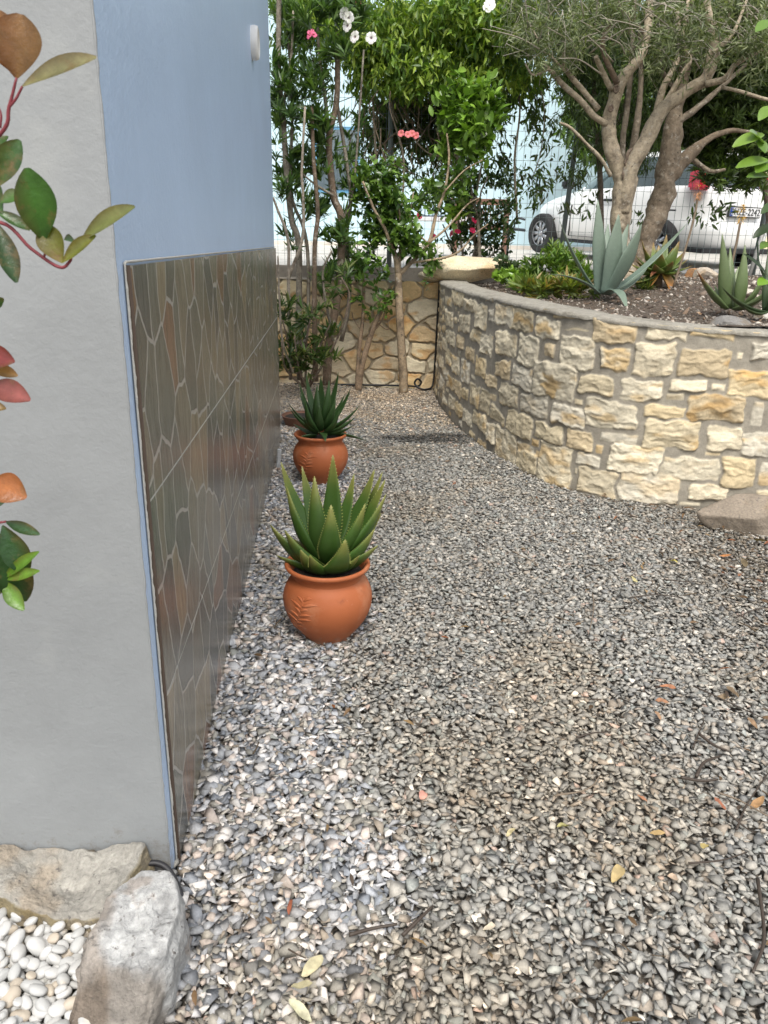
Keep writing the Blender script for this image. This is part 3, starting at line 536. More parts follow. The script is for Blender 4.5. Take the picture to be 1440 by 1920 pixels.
# tile panel
def tile_mat():
    m = bpy.data.materials.new('slate_tile'); m.use_nodes = True; t = m.node_tree; N = t.nodes; L = t.links; p = N['Principled BSDF']
    tc = N.new('ShaderNodeTexCoord'); sp = N.new('ShaderNodeSeparateXYZ'); L.new(tc.outputs['Object'], sp.inputs[0])
    cb = N.new('ShaderNodeCombineXYZ'); L.new(sp.outputs['Y'], cb.inputs[0]); L.new(sp.outputs['Z'], cb.inputs[1])
    nz = N.new('ShaderNodeTexNoise'); nz.inputs['Scale'].default_value = 5; nz.inputs['Detail'].default_value = 4; L.new(cb.outputs[0], nz.inputs['Vector'])
    mx = N.new('ShaderNodeMix'); mx.data_type = 'VECTOR'; mx.inputs[0].default_value = .07; L.new(cb.outputs[0], mx.inputs[4]); L.new(nz.outputs['Color'], mx.inputs[5])
    mp = N.new('ShaderNodeMapping'); mp.inputs['Scale'].default_value = (7.6, 5.6, 1); mp.inputs['Rotation'].default_value = (0, 0, .35); L.new(mx.outputs[1], mp.inputs['Vector'])
    v1 = N.new('ShaderNodeTexVoronoi'); v1.voronoi_dimensions = '2D'; v1.feature = 'DISTANCE_TO_EDGE'; v1.inputs['Scale'].default_value = 1; L.new(mp.outputs[0], v1.inputs['Vector'])
    v2 = N.new('ShaderNodeTexVoronoi'); v2.voronoi_dimensions = '2D'; v2.inputs['Scale'].default_value = 1; L.new(mp.outputs[0], v2.inputs['Vector'])
    sx = N.new('ShaderNodeSeparateColor'); L.new(v2.outputs['Color'], sx.inputs[0])
    r = N.new('ShaderNodeValToRGB'); e = r.color_ramp.elements; e[0].position = 0; e[0].color = (.112, .112, .092, 1); e[1].position = 1; e[1].color = (.10, .092, .072, 1)
    for q, c in ((.16, (.142, .132, .102)), (.32, (.095, .093, .078)), (.46, (.145, .13, .096)), (.58, (.155, .098, .066)), (.68, (.115, .105, .08)), (.8, (.082, .082, .074)), (.9, (.18, .15, .10))): x = e.new(q); x.color = (*c, 1)
    r.color_ramp.interpolation = 'CONSTANT'; L.new(sx.outputs[0], r.inputs[0])
    n2 = N.new('ShaderNodeTexNoise'); n2.inputs['Scale'].default_value = 9; n2.inputs['Detail'].default_value = 9; n2.inputs['Roughness'].default_value = .7
    m2 = N.new('ShaderNodeMapping'); m2.inputs['Scale'].default_value = (9, .8, 1); L.new(mx.outputs[1], m2.inputs['Vector']); L.new(m2.outputs[0], n2.inputs['Vector'])
    mr = N.new('ShaderNodeMapRange'); mr.inputs[1].default_value = .3; mr.inputs[2].default_value = .7; mr.inputs[3].default_value = .75; mr.inputs[4].default_value = 1.75; L.new(n2.outputs[0], mr.inputs[0])
    sc_ = N.new('ShaderNodeVectorMath'); sc_.operation = 'SCALE'; L.new(r.outputs[0], sc_.inputs[0]); L.new(mr.outputs[0], sc_.inputs['Scale'])
    ed = N.new('ShaderNodeMapRange'); ed.inputs[1].default_value = .022; ed.inputs[2].default_value = .034; ed.inputs[3].default_value = 1; ed.inputs[4].default_value = 0; L.new(v1.outputs[0], ed.inputs[0])
    g = N.new('ShaderNodeMix'); g.data_type = 'RGBA'; L.new(ed.outputs[0], g.inputs[0]); L.new(sc_.outputs[0], g.inputs[6]); g.inputs[7].default_value = (.36, .34, .30, 1)
    L.new(g.outputs[2], p.inputs['Base Color']); p.inputs['Roughness'].default_value = .24; p.inputs['Specular IOR Level'].default_value = .5
    b = N.new('ShaderNodeBump'); b.inputs['Strength'].default_value = .5; b.inputs['Distance'].default_value = .004; L.new(ed.outputs[0], b.inputs['Height']); b.invert = True
    b2 = N.new('ShaderNodeBump'); b2.inputs['Strength'].default_value = .18; b2.inputs['Distance'].default_value = .004; L.new(n2.outputs[0], b2.inputs['Height']); L.new(b.outputs[0], b2.inputs['Normal']); L.new(b2.outputs[0], p.inputs['Normal'])
    return m
# its own axes: Y along the wall, so the pattern runs with the panel
def panel_part(name, boxes, m):
    mbx = MB()
    for q in boxes: hbox(mbx, *q)
    V = np.vstack(mbx.V)-HC; a = V@WD; b = V@WN; V2 = np.stack([b, a, V[:, 2]], 1)+HC
    o = obj(name, V2, mbx.F, m, house, smooth=False); o.rotation_euler = (0, 0, math.atan2(WN[1], WN[0])); return o
cols = [.058+.482*i for i in range(10)]
tl = []
for k in range(9):
    for (z0, z1) in ((-.04, .481), (.487, .964), (.970, 1.448)):
        tl.append((cols[k]+.0015, min(cols[k+1]-.0015, 4.37), .001, .012, z0, z1))
panel_part('tile_panel', tl, tile_mat())
m_gr = mat('white_grout', (.44, .43, .39), .8, noise=(80, .15), bump=(150, .8, .003))
panel_part('grout', [(.0585, 4.368, .0008, .0112, -.04, 1.447)], m_gr)
mb = MB()
for nm, pts in (('a', [(.050, .004, z) for z in np.linspace(-.02, 1.455, 260)]), ('b', [(a, .006, 1.455) for a in np.linspace(.05, 4.37, 400)])):
    Q = np.array([hp(*q) for q in pts]); w = fbm(Q, 60, 3, 3); mb.tube(Q+WN*(w-.5)[:, None]*.002, .0012+.0028*w, 7)
mb.build('caulk_edge', m_gr, house)
mb = MB(); hbox(mb, .054, .0578, .0005, .0122, -.03, 1.449); mb.build('tile_trim', mat('brown_trim', (.08, .055, .04), .5), house, smooth=False)
# round white fitting high on the blue wall
fp = hp(3.05, .0, 2.46); mb = MB()
def disc(mbx, c, prof, n=32, sy=1.):
    V, F = lathe(prof, n); V = np.stack([V[:, 2], V[:, 0], V[:, 1]*sy], 1); V = V[:, :1]*WN+V[:, 1:2]*WD+V[:, 2:]*np.array([0, 0, 1.]); mbx.add(V+c, F)
disc(mb, fp, [(.078, .0), (.080, .02), (.075, .034), (.064, .038), (.062, .028), (0.001, .024)]); fit = mb.build('wall_fitting', mat('white_plastic', (.78, .77, .73), .4), house)
mb = MB(); disc(mb, fp, [(.05, .0245), (.048, .031), (.0, .033)]); mb.build('fitting_cap', mat('fitting_cap', (.55, .54, .5), .5), fit)
# corrugated conduit at the far foot of the tiles
p0 = hp(3.62, .035, 0.0); mb = MB(); zz = np.linspace(0, .15, 60); mb.tube(np.array([p0+WN*.015*math.sin(a*9)+np.array([0, 0, a]) for a in zz]), .0135+.002*np.sign(np.sin(zz*700)), 14)
tag(mb.build('conduit', mat('conduit', (.62, .64, .66), .5), smooth=True), 'short grey corrugated conduit standing at the far foot of the tile panel', 'pipe')

# ------------------------------------------------------------ terracotta pots
m_tc = mat('terracotta', (.37, .108, .038), .62, spec=.35, noise=(7, .10), bump=[(90, .25, .002), (6, .2, .01)], mixcol=[(9, .52, .72, (.42, .17, .085)), (14, .60, .72, (.25, .075, .03)), (5, .62, .74, (.46, .26, .18)), (60, .68, .74, (.5, .3, .2))], splash=(.09, (.24, .17, .12)))
m_pots = mat('potting_soil', (.03, .024, .018), .95, noise=(60, .5), bump=(120, 1, .01))
def pot(ctr, s, label, phi):
    e = tag(empty('terracotta_pot', ctr), label, 'plant pot'); ctr = np.array(ctr)
    prof = [(.0, .0), (.083, .0), (.089, .006), (.094, .018), (.118, .048), (.142, .082), (.159, .120), (.1655, .155), (.163, .188), (.151, .220), (.137, .240), (.131, .250)]
    pr = cr(prof, 5); V, F = lathe(pr*s, 72, ctr); obj('body', V, F, m_tc, e)
    pr = cr([(.1315, .2495), (.134, .262), (.143, .276), (.1535, .285), (.1575, .292), (.156, .299), (.150, .302), (.143, .299), (.134, .285), (.127, .262), (.125, .235)], 5); V, F = lathe(pr*s, 72, ctr); obj('rim', V, F, m_tc, e)
    V, F = lathe(np.array([(.0, .268), (.06, .272), (.128, .262)])*s, 40, ctr); obj('soil', V, F, m_pots, e)
    # raised leaf spray on the belly
    mb = MB(); pz = np.array(prof)
    def on(th, z, h): r_ = np.interp(z, pz[:, 1], pz[:, 0])+h; return ctr+np.array([r_*math.cos(phi+th), r_*math.sin(phi+th), z])*s
    mb.tube([on(.10-.45*t*t+.0, .215-.15*t, .0005) for t in np.linspace(0, 1, 14)], .0032*s, 6)
    for i in range(8):
        t = i/7; zc = .205-.14*t; th = .10-.45*t*t
        for sd in (-1, 1):
            ln = (.30+.12*math.sin(i*2.1))*(.75 if i in (0, 7) else 1); P = [on(th+sd*ln*u, zc+.030*u*(1-.6*u)*(1 if sd > 0 else 1.15)-.006*(sd < 0), .0012*(1-u)+.0004) for u in np.linspace(0.02, 1, 9)]
            mb.tube(P, np.array([.0025, .0052, .007, .0075, .0072, .0062, .005, .0032, .0012])*s*.8, 7)
    V = np.vstack(mb.V); d = V-ctr; rr_ = np.hypot(d[:, 0], d[:, 1]); r0 = np.interp(d[:, 2]/s, pz[:, 1], pz[:, 0])*s; k = (r0+(rr_-r0)*.55)/rr_; V = ctr+d*np.c_[k, k, np.ones(len(k))]
    obj('relief', V, mb.F, m_tc, e); return e
POT1 = np.array([-.216, 2.765, .002]); POT2 = np.array([-.42, 4.84, .01])
pot(POT1, 1.06, 'terracotta pot with leaf relief nearest the camera, holding a bright green aloe', R(-125))
pot(POT2, 1.08, 'terracotta pot with leaf relief farther back on the gravel, holding a dark green aloe', R(-118))

# ------------------------------------------------------------ succulents
def succ_leaf(base, tip, w, th=.3, bulge=.22, up=None, c0=(.06, .12, .03), c1=(.09, .17, .04), ctip=None, teeth=0, tc=(.35, .38, .12), channel=.35, belly=.35, rise=None, tl=.018):
    """one fleshy leaf along a bent curve; returns (V,F,C) and the teeth"""
    base = np.array(base, float); tip = np.array(tip, float); ax = tip-base; Ln = np.linalg.norm(ax); d = ax/Ln
    if up is None: up = np.array([0, 0, 1.])-d*d[2]; up = up if np.linalg.norm(up) > .4 else np.array([-d[0]*.6, 1., .1])
    up = np.array(up, float); up = up-d*(up@d)
    up = nrm(up); mid = base+ax*.45-up*bulge*Ln; n = 15; t = np.linspace(0, 1, n)[:, None]
    Cc = (1-t)**2*base+2*t*(1-t)*mid+t*t*tip; T = nrm(np.gradient(Cc, axis=0)); side = nrm(np.cross(d, up)); m_ = 12; t = t[:, 0]
    wd = w*(.72+.28*sstep(0, belly, t))*np.clip(1-((t-belly)/(1.02-belly)).clip(0, 1)**1.35, .02, 1); V = []; Co = []
    c0 = np.array(c0); c1 = np.array(c1); fr = []
    for i in range(n):
        N_ = nrm(np.cross(side, T[i])); a = np.arange(m_)*2*math.pi/m_; x = np.cos(a); y = np.sin(a)
        yy = np.where(y > 0, y*.12-channel*(1-np.abs(x))*.5+channel*.2, y*th)*1.0; hw = wd[i]/2
        V.append(Cc[i]+side*(x*hw)[:, None]+N_*(yy*hw*1.1)[:, None]); c = c0*(1-t[i])+c1*t[i]
        if ctip is not None: k = sstep(.62, 1, t[i]); c = c*(1-k)+np.array(ctip)*k
        Co.append(np.tile(c, (m_, 1))*(1+.12*(np.abs(x)[:, None] > .9))); fr.append((Cc[i], side, N_, T[i], hw))
    V = np.array(V).reshape(-1, 3); F = [(i*m_+j, i*m_+(j+1) % m_, (i+1)*m_+(j+1) % m_, (i+1)*m_+j) for i in range(n-1) for j in range(m_)]; F.append(tuple(range(m_))[::-1]); F.append(tuple((n-1)*m_+j for j in range(m_)))
    TV = []; TF = []
    if teeth:
        for q in np.linspace(.1, .97, teeth):
            i = q*(n-1); i0 = int(i); f_ = i-i0; A = fr[i0]; B = fr[min(i0+1, n-1)]; p = A[0]*(1-f_)+B[0]*f_; hw = A[4]*(1-f_)+B[4]*f_
            for sg in (-1, 1):
                e = p+A[1]*sg*hw*.97; k = len(TV); l = tl*w*(1.2-q*.6)*3; TV += [e-A[3]*l*.5, e+A[3]*l*.3, e+A[1]*sg*l+A[3]*l*.5, e+A[2]*l*.35]; TF += [(k, k+1, k+2), (k, k+2, k+3), (k+1, k+3, k+2), (k, k+3, k+1)]
    return V, F, np.vstack(Co), TV, TF
def succulent(name, label, cat, base, leaves, c0, c1, teeth=14, tc=(.42, .45, .16), group=None, defs=None, parent_extra=None, tl=.018):
    """leaves: list of dict(tip=..., w=..., ...)"""
    e = tag(empty(name, base), label, cat, group); mb = MB(); tv = []; tf = []; base = np.array(base, float)
    for lf in leaves:
        o = dict(defs or {}); o.update(lf); tip = np.array(o.pop('tip')); b = np.array(o.pop('base', base)); rad = tip-b; rad[2] = 0; b2 = b+nrm(rad)*o.pop('off', .02)
        j = 1+(rng.random()-.5)*.3; cc0 = np.array(o.pop('c0', c0))*j; cc1 = np.array(o.pop('c1', c1))*j
        V, F, Co, TV, TF = succ_leaf(b2, tip, o.pop('w'), c0=cc0, c1=cc1, teeth=teeth, tl=tl, **o); mb.add(V, F, Co); k = len(tv); tv += TV; tf += [tuple(i+k for i in f) for f in TF]
    mb.build('leaves', m_succ, e, usecol=True)
    if tv: obj('spines', np.array(tv), tf, mat('spine', tc, .5), e, smooth=False)
    return e
# near aloe, leaves traced: tip pixel, depth, width
def px(l, ox=480, oy=680, s=2.88): return [(ox+a/s, oy+b/s) for a, b in l]
b1 = POT1+np.array([0, 0, .30]); LV = []
for (x, y, dY, w, bl, bz) in ((415, 498, .04, .062, .10, .06), (315, 612, -.03, .062, .16, .04), (135, 537, .05, .055, .16, .03), (248, 560, .09, .05, .15, .05), (165, 668, .0, .052, .18, .02), (405, 768, -.10, .068, .22, .03), (530, 600, .10, .05, .12, .05), (640, 577, .08, .06, .15, .05), (683, 590, .12, .05, .16, .03), (697, 633, .05, .06, .16, .02), (703, 708, -.0, .062, .16, .01), (590, 760, -.05, .062, .16, .02), (676, 812, .02, .055, .18, .0), (640, 898, -.05, .05, .2, -.005), (660, 985, -.04, .045, .15, -.012), (482, 955, -.17, .06, .30, -.0), (75, 873, -.03, .055, .18, -.0), (155, 903, -.08, .05, .2, -.0), (108, 1040, -.02, .035, .12, -.01), (290, 1040, -.16, .045, .2, -.01), (330, 830, .13, .05, .2, .02), (480, 780, .14, .05, .2, .02), (240, 1010, -.11, .05, .25, -.01), (205, 955, .10, .045, .2, .0), (600, 930, .12, .045, .2, .0), (560, 1040, -.10, .035, .2, -.012)):
    X, Y = px([(x, y)])[0]; LV.append(dict(up=((604-X)/120, -1 if dY > 0 else 1, .5), tip=at(X, Y, POT1[1]+dY), w=w*(1.3 if y < 850 else 1.75), bulge=bl, base=b1+np.array([0, 0, bz])))
succulent('aloe', 'bright green toothed aloe growing in the near terracotta pot', 'aloe', b1, LV, (.021, .056, .009), (.05, .105, .014), teeth=26, tc=(.5, .52, .16), tl=.026, defs=dict(th=.42, ctip=(.20, .20, .05)))
b2 = POT2+np.array([0, 0, .31]); LV = []
for (x, y, dY, w, bl, bz) in ((350, 75, .02, .05, .12, .12), (270, 60, .05, .045, .12, .1), (445, 50, .06, .045, .14, .1), (395, 95, -.05, .055, .15, .08), (330, 120, -.04, .06, .15, .06), (235, 110, .08, .04, .16, .06), (510, 140, .06, .045, .2, .06), (170, 212, .0, .04, .1, .03), (180, 245, -.06, .045, .12, .02), (265, 200, -.12, .055, .25, .03), (565, 225, .0, .045, .16, .03), (540, 290, -.05, .045, .18, .02), (525, 340, -.02, .05, .15, .01), (530, 300, .1, .045, .15, .02), (600, 425, -.05, .04, -.15, .01), (375, 425, -.20, .05, -.25, .02), (210, 415, -.06, .05, -.12, .0), (225, 350, .08, .035, .1, .0), (200, 330, .04, .035, .1, .0), (255, 290, -.08, .05, .2, .02), (340, 230, -.10, .055, .2, .04), (430, 190, -.08, .055, .2, .05), (450, 260, -.13, .05, .25, .02), (235, 160, .14, .04, .15, .05), (480, 170, .14, .04, .15, .05), (200, 280, .12, .04, .15, .03)):
    X, Y = px([(x, y)])[0]; LV.append(dict(up=((604-X)/60, -1 if dY > 0 else 1, .9), tip=at(X, Y, POT2[1]+dY), w=w*1.08, bulge=bl, base=b2+np.array([0, 0, bz])))
succulent('aloe', 'dark green aloe with long narrow leaves growing in the farther terracotta pot', 'aloe', b2, LV, (.016, .046, .010), (.032, .072, .016), teeth=14, tc=(.22, .28, .12), defs=dict(th=.42, off=.03))
# low brown bowl behind the far pot
cb = gp(566, 800); e = tag(empty('clay_bowl', (cb[0], cb[1], .0)), 'low dark brown clay bowl half hidden behind the farther aloe', 'bowl')
V, F = lathe(cr([(.0, .0), (.12, .0), (.15, .05), (.165, .09), (.172, .10), (.165, .105), (.15, .09), (.02, .06)], 4), 40, (cb[0], cb[1], 0)); obj('bowl_body', V, F, mat('brown_clay', (.16, .075, .045), .7, noise=(20, .2)), e)
V, F = lathe([(.0, .095), (.14, .088)], 30, (cb[0], cb[1], 0)); obj('soil', V, F, m_pots, e)
# plants on the bed
A0 = at(1130, 551, 6.35); ag = dict(th=.2, channel=.4, off=.03, belly=.55)
def T(x, y, Y): return at(x, y, Y)
succulent('agave', 'large blue grey agave with broad upright leaves at the front of the raised bed', 'agave', A0, [
    dict(up=(0, 1, .1), tip=T(1121, 375, 6.38), w=0.106, bulge=.06), dict(up=(-.2, 1, .1), tip=T(1160, 402, 6.30), w=0.148, bulge=.08), dict(up=(-.5, 1, .2), tip=T(1203, 420, 6.30), w=0.148, bulge=.12), dict(up=(0, 1, .1), tip=T(1178, 420, 6.6), w=0.109, bulge=.1),
    dict(tip=T(1049, 412, 6.30), w=0.074, bulge=.10), dict(tip=T(1028, 514, 6.15), w=0.070, bulge=-.16), dict(tip=T(1176, 584, 6.0), w=0.083, bulge=-.50), dict(tip=T(1287, 420, 6.7), w=0.079, bulge=.1), dict(tip=T(1215, 500, 6.7), w=0.089, bulge=.15), dict(up=(0, 1, .1), tip=T(1140, 420, 6.7), w=0.099, bulge=.05)],
    (.115, .165, .135), (.165, .215, .155), teeth=20, tc=(.12, .11, .07), defs=ag, tl=.009)
B0 = at(1238, 508, 7.0); OR = (.50, .16, .03)
e = succulent('aloe', 'green rosette aloe with orange lower leaves standing right of the agave', 'aloe', B0, [
    dict(tip=T(1203, 448, 7.0), w=0.091), dict(tip=T(1207, 463, 6.9), w=0.104), dict(tip=T(1235, 460, 7.05), w=0.111), dict(tip=T(1240, 475, 6.8), w=0.130), dict(tip=T(1274, 452, 7.0), w=0.104), dict(tip=T(1262, 465, 7.2), w=0.091), dict(tip=T(1291, 485, 6.95), w=0.104), dict(tip=T(1298, 498, 7.0), w=0.091),
    dict(tip=T(1173, 506, 6.9), w=0.104), dict(tip=T(1190, 476, 7.1), w=0.091), dict(tip=T(1187, 530, 6.85), w=0.104), dict(tip=T(1192, 488, 6.8), w=0.091), dict(tip=T(1280, 510, 6.8), w=0.104),
    dict(tip=T(1197, 569, 6.85), w=0.111, c1=OR, c0=(.3, .2, .03), bulge=-.15), dict(tip=T(1262, 566, 6.85), w=0.111, c1=OR, c0=(.2, .16, .03), bulge=-.2), dict(tip=T(1219, 520, 6.75), w=0.065, c1=(.6, .2, .12), c0=(.4, .15, .08), bulge=-.2), dict(tip=T(1215, 550, 7.1), w=0.091, bulge=-.2), dict(tip=T(1255, 545, 7.1), w=0.078, bulge=-.1), dict(tip=T(1270, 530, 7.15), w=0.078, bulge=-.1), dict(tip=T(1225, 455, 7.2), w=0.091), dict(tip=T(1250, 440, 7.15), w=0.091), dict(tip=T(1285, 470, 7.2), w=0.091), dict(tip=T(1180, 493, 7.25), w=0.091), dict(tip=T(1228, 495, 6.72), w=0.117), dict(tip=T(1262, 490, 6.75), w=0.117)],
    (.07, .115, .02), (.10, .15, .025), teeth=10, tc=(.35, .3, .1), defs=dict(th=.35, bulge=.14, off=.03, ctip=(.22, .13, .04)))
mb = MB(); gz = soil_z(B0[:1], B0[1:2])[0]; mb.tube([(B0[0], B0[1], gz-.03), (B0[0], B0[1], (gz+B0[2])/2), B0+np.array([0, 0, .02])], [.035, .03, .03], 10, (.13, .09, .05), .5); mb.build('stem', m_bark, e, usecol=True)
C0 = at(1372, 577, 5.5); e = succulent('aloe', 'grey green aloe with thick spiky leaves at the right end of the bed', 'aloe', C0, [
    dict(tip=T(1354, 438, 5.5), w=0.090), dict(tip=T(1359, 471, 5.6), w=0.083, c1=(.22, .24, .07)), dict(tip=T(1369, 463, 5.65), w=0.083), dict(tip=T(1397, 459, 5.5), w=0.090), dict(tip=T(1307, 508, 5.4), w=0.083, ctip=(.3, .1, .03)), dict(tip=T(1440, 492, 5.4), w=0.105, bulge=.18), dict(tip=T(1455, 530, 5.3), w=0.105, bulge=.15), dict(tip=T(1360, 500, 5.7), w=0.090), dict(tip=T(1430, 560, 5.2), w=0.090, bulge=.05), dict(tip=T(1385, 500, 5.7), w=0.090), dict(tip=T(1340, 535, 5.7), w=0.075)],
    (.10, .145, .055), (.14, .185, .075), teeth=10, tc=(.3, .3, .15), defs=dict(th=.5, bulge=.07, off=.045, channel=.25))
C1 = at(1440, 583, 5.1); succulent('aloe', 'dark slender leaved aloe at the right edge of the photo above the coping', 'aloe', C1, [
    dict(tip=T(1353, 537, 4.95), w=0.075, bulge=.16), dict(tip=T(1470, 500, 5.0), w=0.075), dict(tip=T(1440, 470, 5.2), w=0.075), dict(tip=T(1500, 560, 5.0), w=0.075), dict(tip=T(1395, 575, 4.9), w=0.068, bulge=.15)],
    (.045, .075, .03), (.07, .10, .04), teeth=8, tc=(.2, .2, .1), defs=dict(th=.4, bulge=.1))
for (pts, fy, cc, lb, Y) in (([(1368, 560), (1372, 500), (1382, 450), (1388, 417)], [(1388, 405)], (.75, .42, .03), 'upright stalk with a yellow tassel flower in front of the car number plate', 6.0), ([(1262, 540), (1290, 450), (1303, 400), (1308, 372)], [(1313, 352)], (.62, .27, .10), 'leaning dry stalk with an orange flower head behind the orange tipped aloe', 6.6)):
    P = [at(x, y, Y) for x, y in pts]; e = tag(empty('flower_stalk', P[0]), lb, 'flower stalk'); mb = MB(); mb.tube(cr(P, 6), .009, 7, (.20, .15, .10)); mb.build('stalk', m_stem, e, usecol=True)
    k = 60; t = rng.random(k); a = rng.random(k)*6.3; hd = P[-1]; rad = .03*np.sin(np.pi*np.clip(t, .05, 1))+.006
    Pp = hd+np.c_[np.cos(a)*rad*.5, np.sin(a)*rad*.5, t*.11]; D = nrm(np.c_[np.cos(a)*.7, np.sin(a)*.7, .3-.9*(t < .5)]); V, F, Cc = place(T_NARROW, Pp, D, -D+np.array([0, 0, 1.]), .04*np.ones(k), pal(k, [cc, tuple(np.array(cc)*.7)], .2)); obj('flower', V, F, m_petal, e, Cc)

# ------------------------------------------------------------ fence, kerb
m_post = mat('fence_post', (.16, .19, .19), .5, noise=(20, .1)); m_wire = mat('fence_wire', (.15, .20, .19), .5)
kb = MB(); kb.box((-3.2, 9.16, .95), (9, 9.34, 1.235)); tag(kb.build('kerb', mat('kerb_concrete', (.20, .18, .15), .92, noise=(9, .3), bump=(40, .8, .01)), smooth=False), 'low grey concrete kerb carrying the wire fence', 'kerb')
fe = tag(empty('wire_fence', (0, 9.24, 1.235)), 'green grey welded wire mesh fence on steel posts in front of the road', 'fence')
px_ = [(-2.1, -.02), (.0, -.02), (1.93, .10), (4.15, .06), (6.3, 0)]
for i, (x, ln) in enumerate(px_):
    mb = MB(); mb.tube([(x-.0, 9.22, 1.15), (x+ln*.5, 9.22, 2.2), (x+ln, 9.22, 3.15)], .028, 12); po = mb.build('post', m_post, fe); mb = MB(); mb.tube([(x+ln, 9.22, 3.15), (x+ln, 9.22, 3.18)], [.033, .026], 12); mb.build('post_cap', m_post, po)
mb = MB(); x = -2.1
while x < 6.4: mb.box((x-.0017, 9.246, 1.20), (x+.0017, 9.2494, 3.1)); x += .0755
z = 1.22
while z < 3.1: mb.box((-2.1, 9.2500, z-.0017), (6.4, 9.2534, z+.0017)); z += .145
mb.build('wire_mesh', m_wire, fe, smooth=False)
V, F = tube([(4.02, 9.05, 1.1), (4.16, 9.05, 1.95)], .022, 10); tag(obj('pole', V, F, mat('galvanised', (.42, .42, .40), .5)), 'short pale metal pole leaning before the fence near the car plate', 'pole')
# ------------------------------------------------------------ car
O = np.array([4.66, 10.86, 1.245]); th = R(27); slope = .118/2.5
fw = nrm(np.array([-math.sin(th), math.cos(th), slope])); lf = np.array([-math.cos(th), -math.sin(th), 0]); upc = np.cross(fw, lf)
def cw(V): V = np.asarray(V, float); return O+V[:, :1]*fw+V[:, 1:2]*lf+V[:, 2:]*upc
car = tag(empty('parked_car', O), 'white hatchback parked on the road behind the wire fence, seen from behind', 'car')
m_car = mat('car_paint', (.80, .80, .78), .28, coat=.6); m_dark = mat('car_trim', (.015, .015, .017), .5)
m_glass = bpy.data.materials.new('car_glass'); m_glass.use_nodes = True; _p = m_glass.node_tree.nodes['Principled BSDF']; _p.inputs['Base Color'].default_value = (.035, .055, .055, 1); _p.inputs['Roughness'].default_value = .04; _p.inputs['Coat Weight'].default_value = 1
n = 176
def outline(xr, xf, hw, z, nr=4.5, nf=3.0):
    t = (np.arange(n)+.5)*2*math.pi/n; c, s = np.cos(t), np.sin(t); xm = (xr+xf)/2; a = (xf-xr)/2; e = np.where(c > 0, nf, nr)
    return np.stack([xm+a*np.sign(c)*np.abs(c)**(2/e), hw*np.sign(s)*np.abs(s)**(2/np.where(c > 0, nf, nr)), np.full(n, z)], -1)
lv = [(.20, .16, 3.70, .74), (.26, .06, 3.84, .80), (.36, .01, 3.90, .835), (.46, .0, 3.92, .845), (.56, .02, 3.91, .85), (.60, .07, 3.90, .848), (.68, .08, 3.86, .845), (.76, .09, 3.74, .84), (.83, .10, 3.50, .832), (.89, .115, 3.22, .82), (.94, .13, 2.98, .80), (.965, .15, 2.93, .785)]
V = np.vstack([outline(a, b, c, z) for z, a, b, c in lv]); m_ = len(lv)
# belt line rises to the rear, shut lines stay in the paint
F = [(i*n+j, i*n+(j+1) % n, (i+1)*n+(j+1) % n, (i+1)*n+j) for i in range(m_-1) for j in range(n)]+[tuple(range(n))[::-1], tuple((m_-1)*n+j for j in range(n))]
V[:, 2] += .05*sstep(2.5, .3, V[:, 0])*sstep(.6, .96, V[:, 2])
bd = obj('body', cw(V), F, m_car, car); bd.data.materials.append(m_dark); bd.data.polygons[len(F)-1].material_index = 1
WHL = [(.66, 1), (.66, -1), (3.18, 1), (3.18, -1)]
for (x, sd) in WHL:
    Vc, Fc = lathe([(0, -.22), (.355, -.22), (.355, .22), (0, .22)], 40); Vc = np.stack([Vc[:, 0]+x, Vc[:, 2]+sd*.84, Vc[:, 1]+.31], 1)
    ct = obj('cutter', cw(Vc), Fc, m_dark); bo = bd.modifiers.new('arch', 'BOOLEAN'); bo.operation = 'DIFFERENCE'; bo.object = ct; bo.solver = 'EXACT'
dg = bpy.context.evaluated_depsgraph_get(); me = bpy.data.meshes.new_from_object(bd.evaluated_get(dg)); bd.modifiers.clear(); bd.data = me; bd.name = 'body'
for o in [o for o in C.objects if o.name.startswith('cutter')]: bpy.data.objects.remove(o)
# greenhouse: glass shell, pillars and roof
g = [(.955, .165, 2.90, .78), (1.0, .18, 2.83, .765), (1.1, .215, 2.66, .735), (1.2, .255, 2.48, .70), (1.3, .30, 2.28, .665), (1.38, .345, 2.1, .63)]
Vg = np.vstack([outline(a, b, c, z, 4, 3.2) for z, a, b, c in g]); Vg[:, 2] += .05*sstep(2.5, .3, Vg[:, 0])*sstep(1.25, 1.0, Vg[:, 2])
Fg = [(i*n+j, i*n+(j+1) % n, (i+1)*n+(j+1) % n, (i+1)*n+j) for i in range(len(g)-1) for j in range(n)]
cen = Vg[np.array(Fg)].mean(1); kind = []
for c in cen:
    x, y, z = c; rx = np.interp(z, [.95, 1.38], [.165, .345])
    if x-rx < .09 and abs(y) < .56: kind.append('rear_window')
    elif x > np.interp(z, [.95, 1.38], [2.62, 1.9]) and abs(y) < .62: kind.append('windscreen')
    elif x > 2.45 or x < .42 or z > 1.36: kind.append('pillar')
    elif abs(x-1.42) < .045: kind.append('b')
    else: kind.append(('front_window' if x > 1.42 else 'rear_side_window')+('L' if y > 0 else 'R'))
kind = np.array(kind); Fg = np.array(Fg)
for kk in sorted(set(kind)):
    f = Fg[kind == kk]; u = np.unique(f); mp_ = {a: i for i, a in enumerate(u)}; vv = Vg[u]
    nm = {'pillar': 'pillars', 'b': 'door_pillars'}.get(kk, kk.rstrip('LR')); obj(nm, cw(vv), [tuple(mp_[i] for i in q) for q in f], m_car if kk == 'pillar' else m_dark if kk == 'b' else m_glass, car)
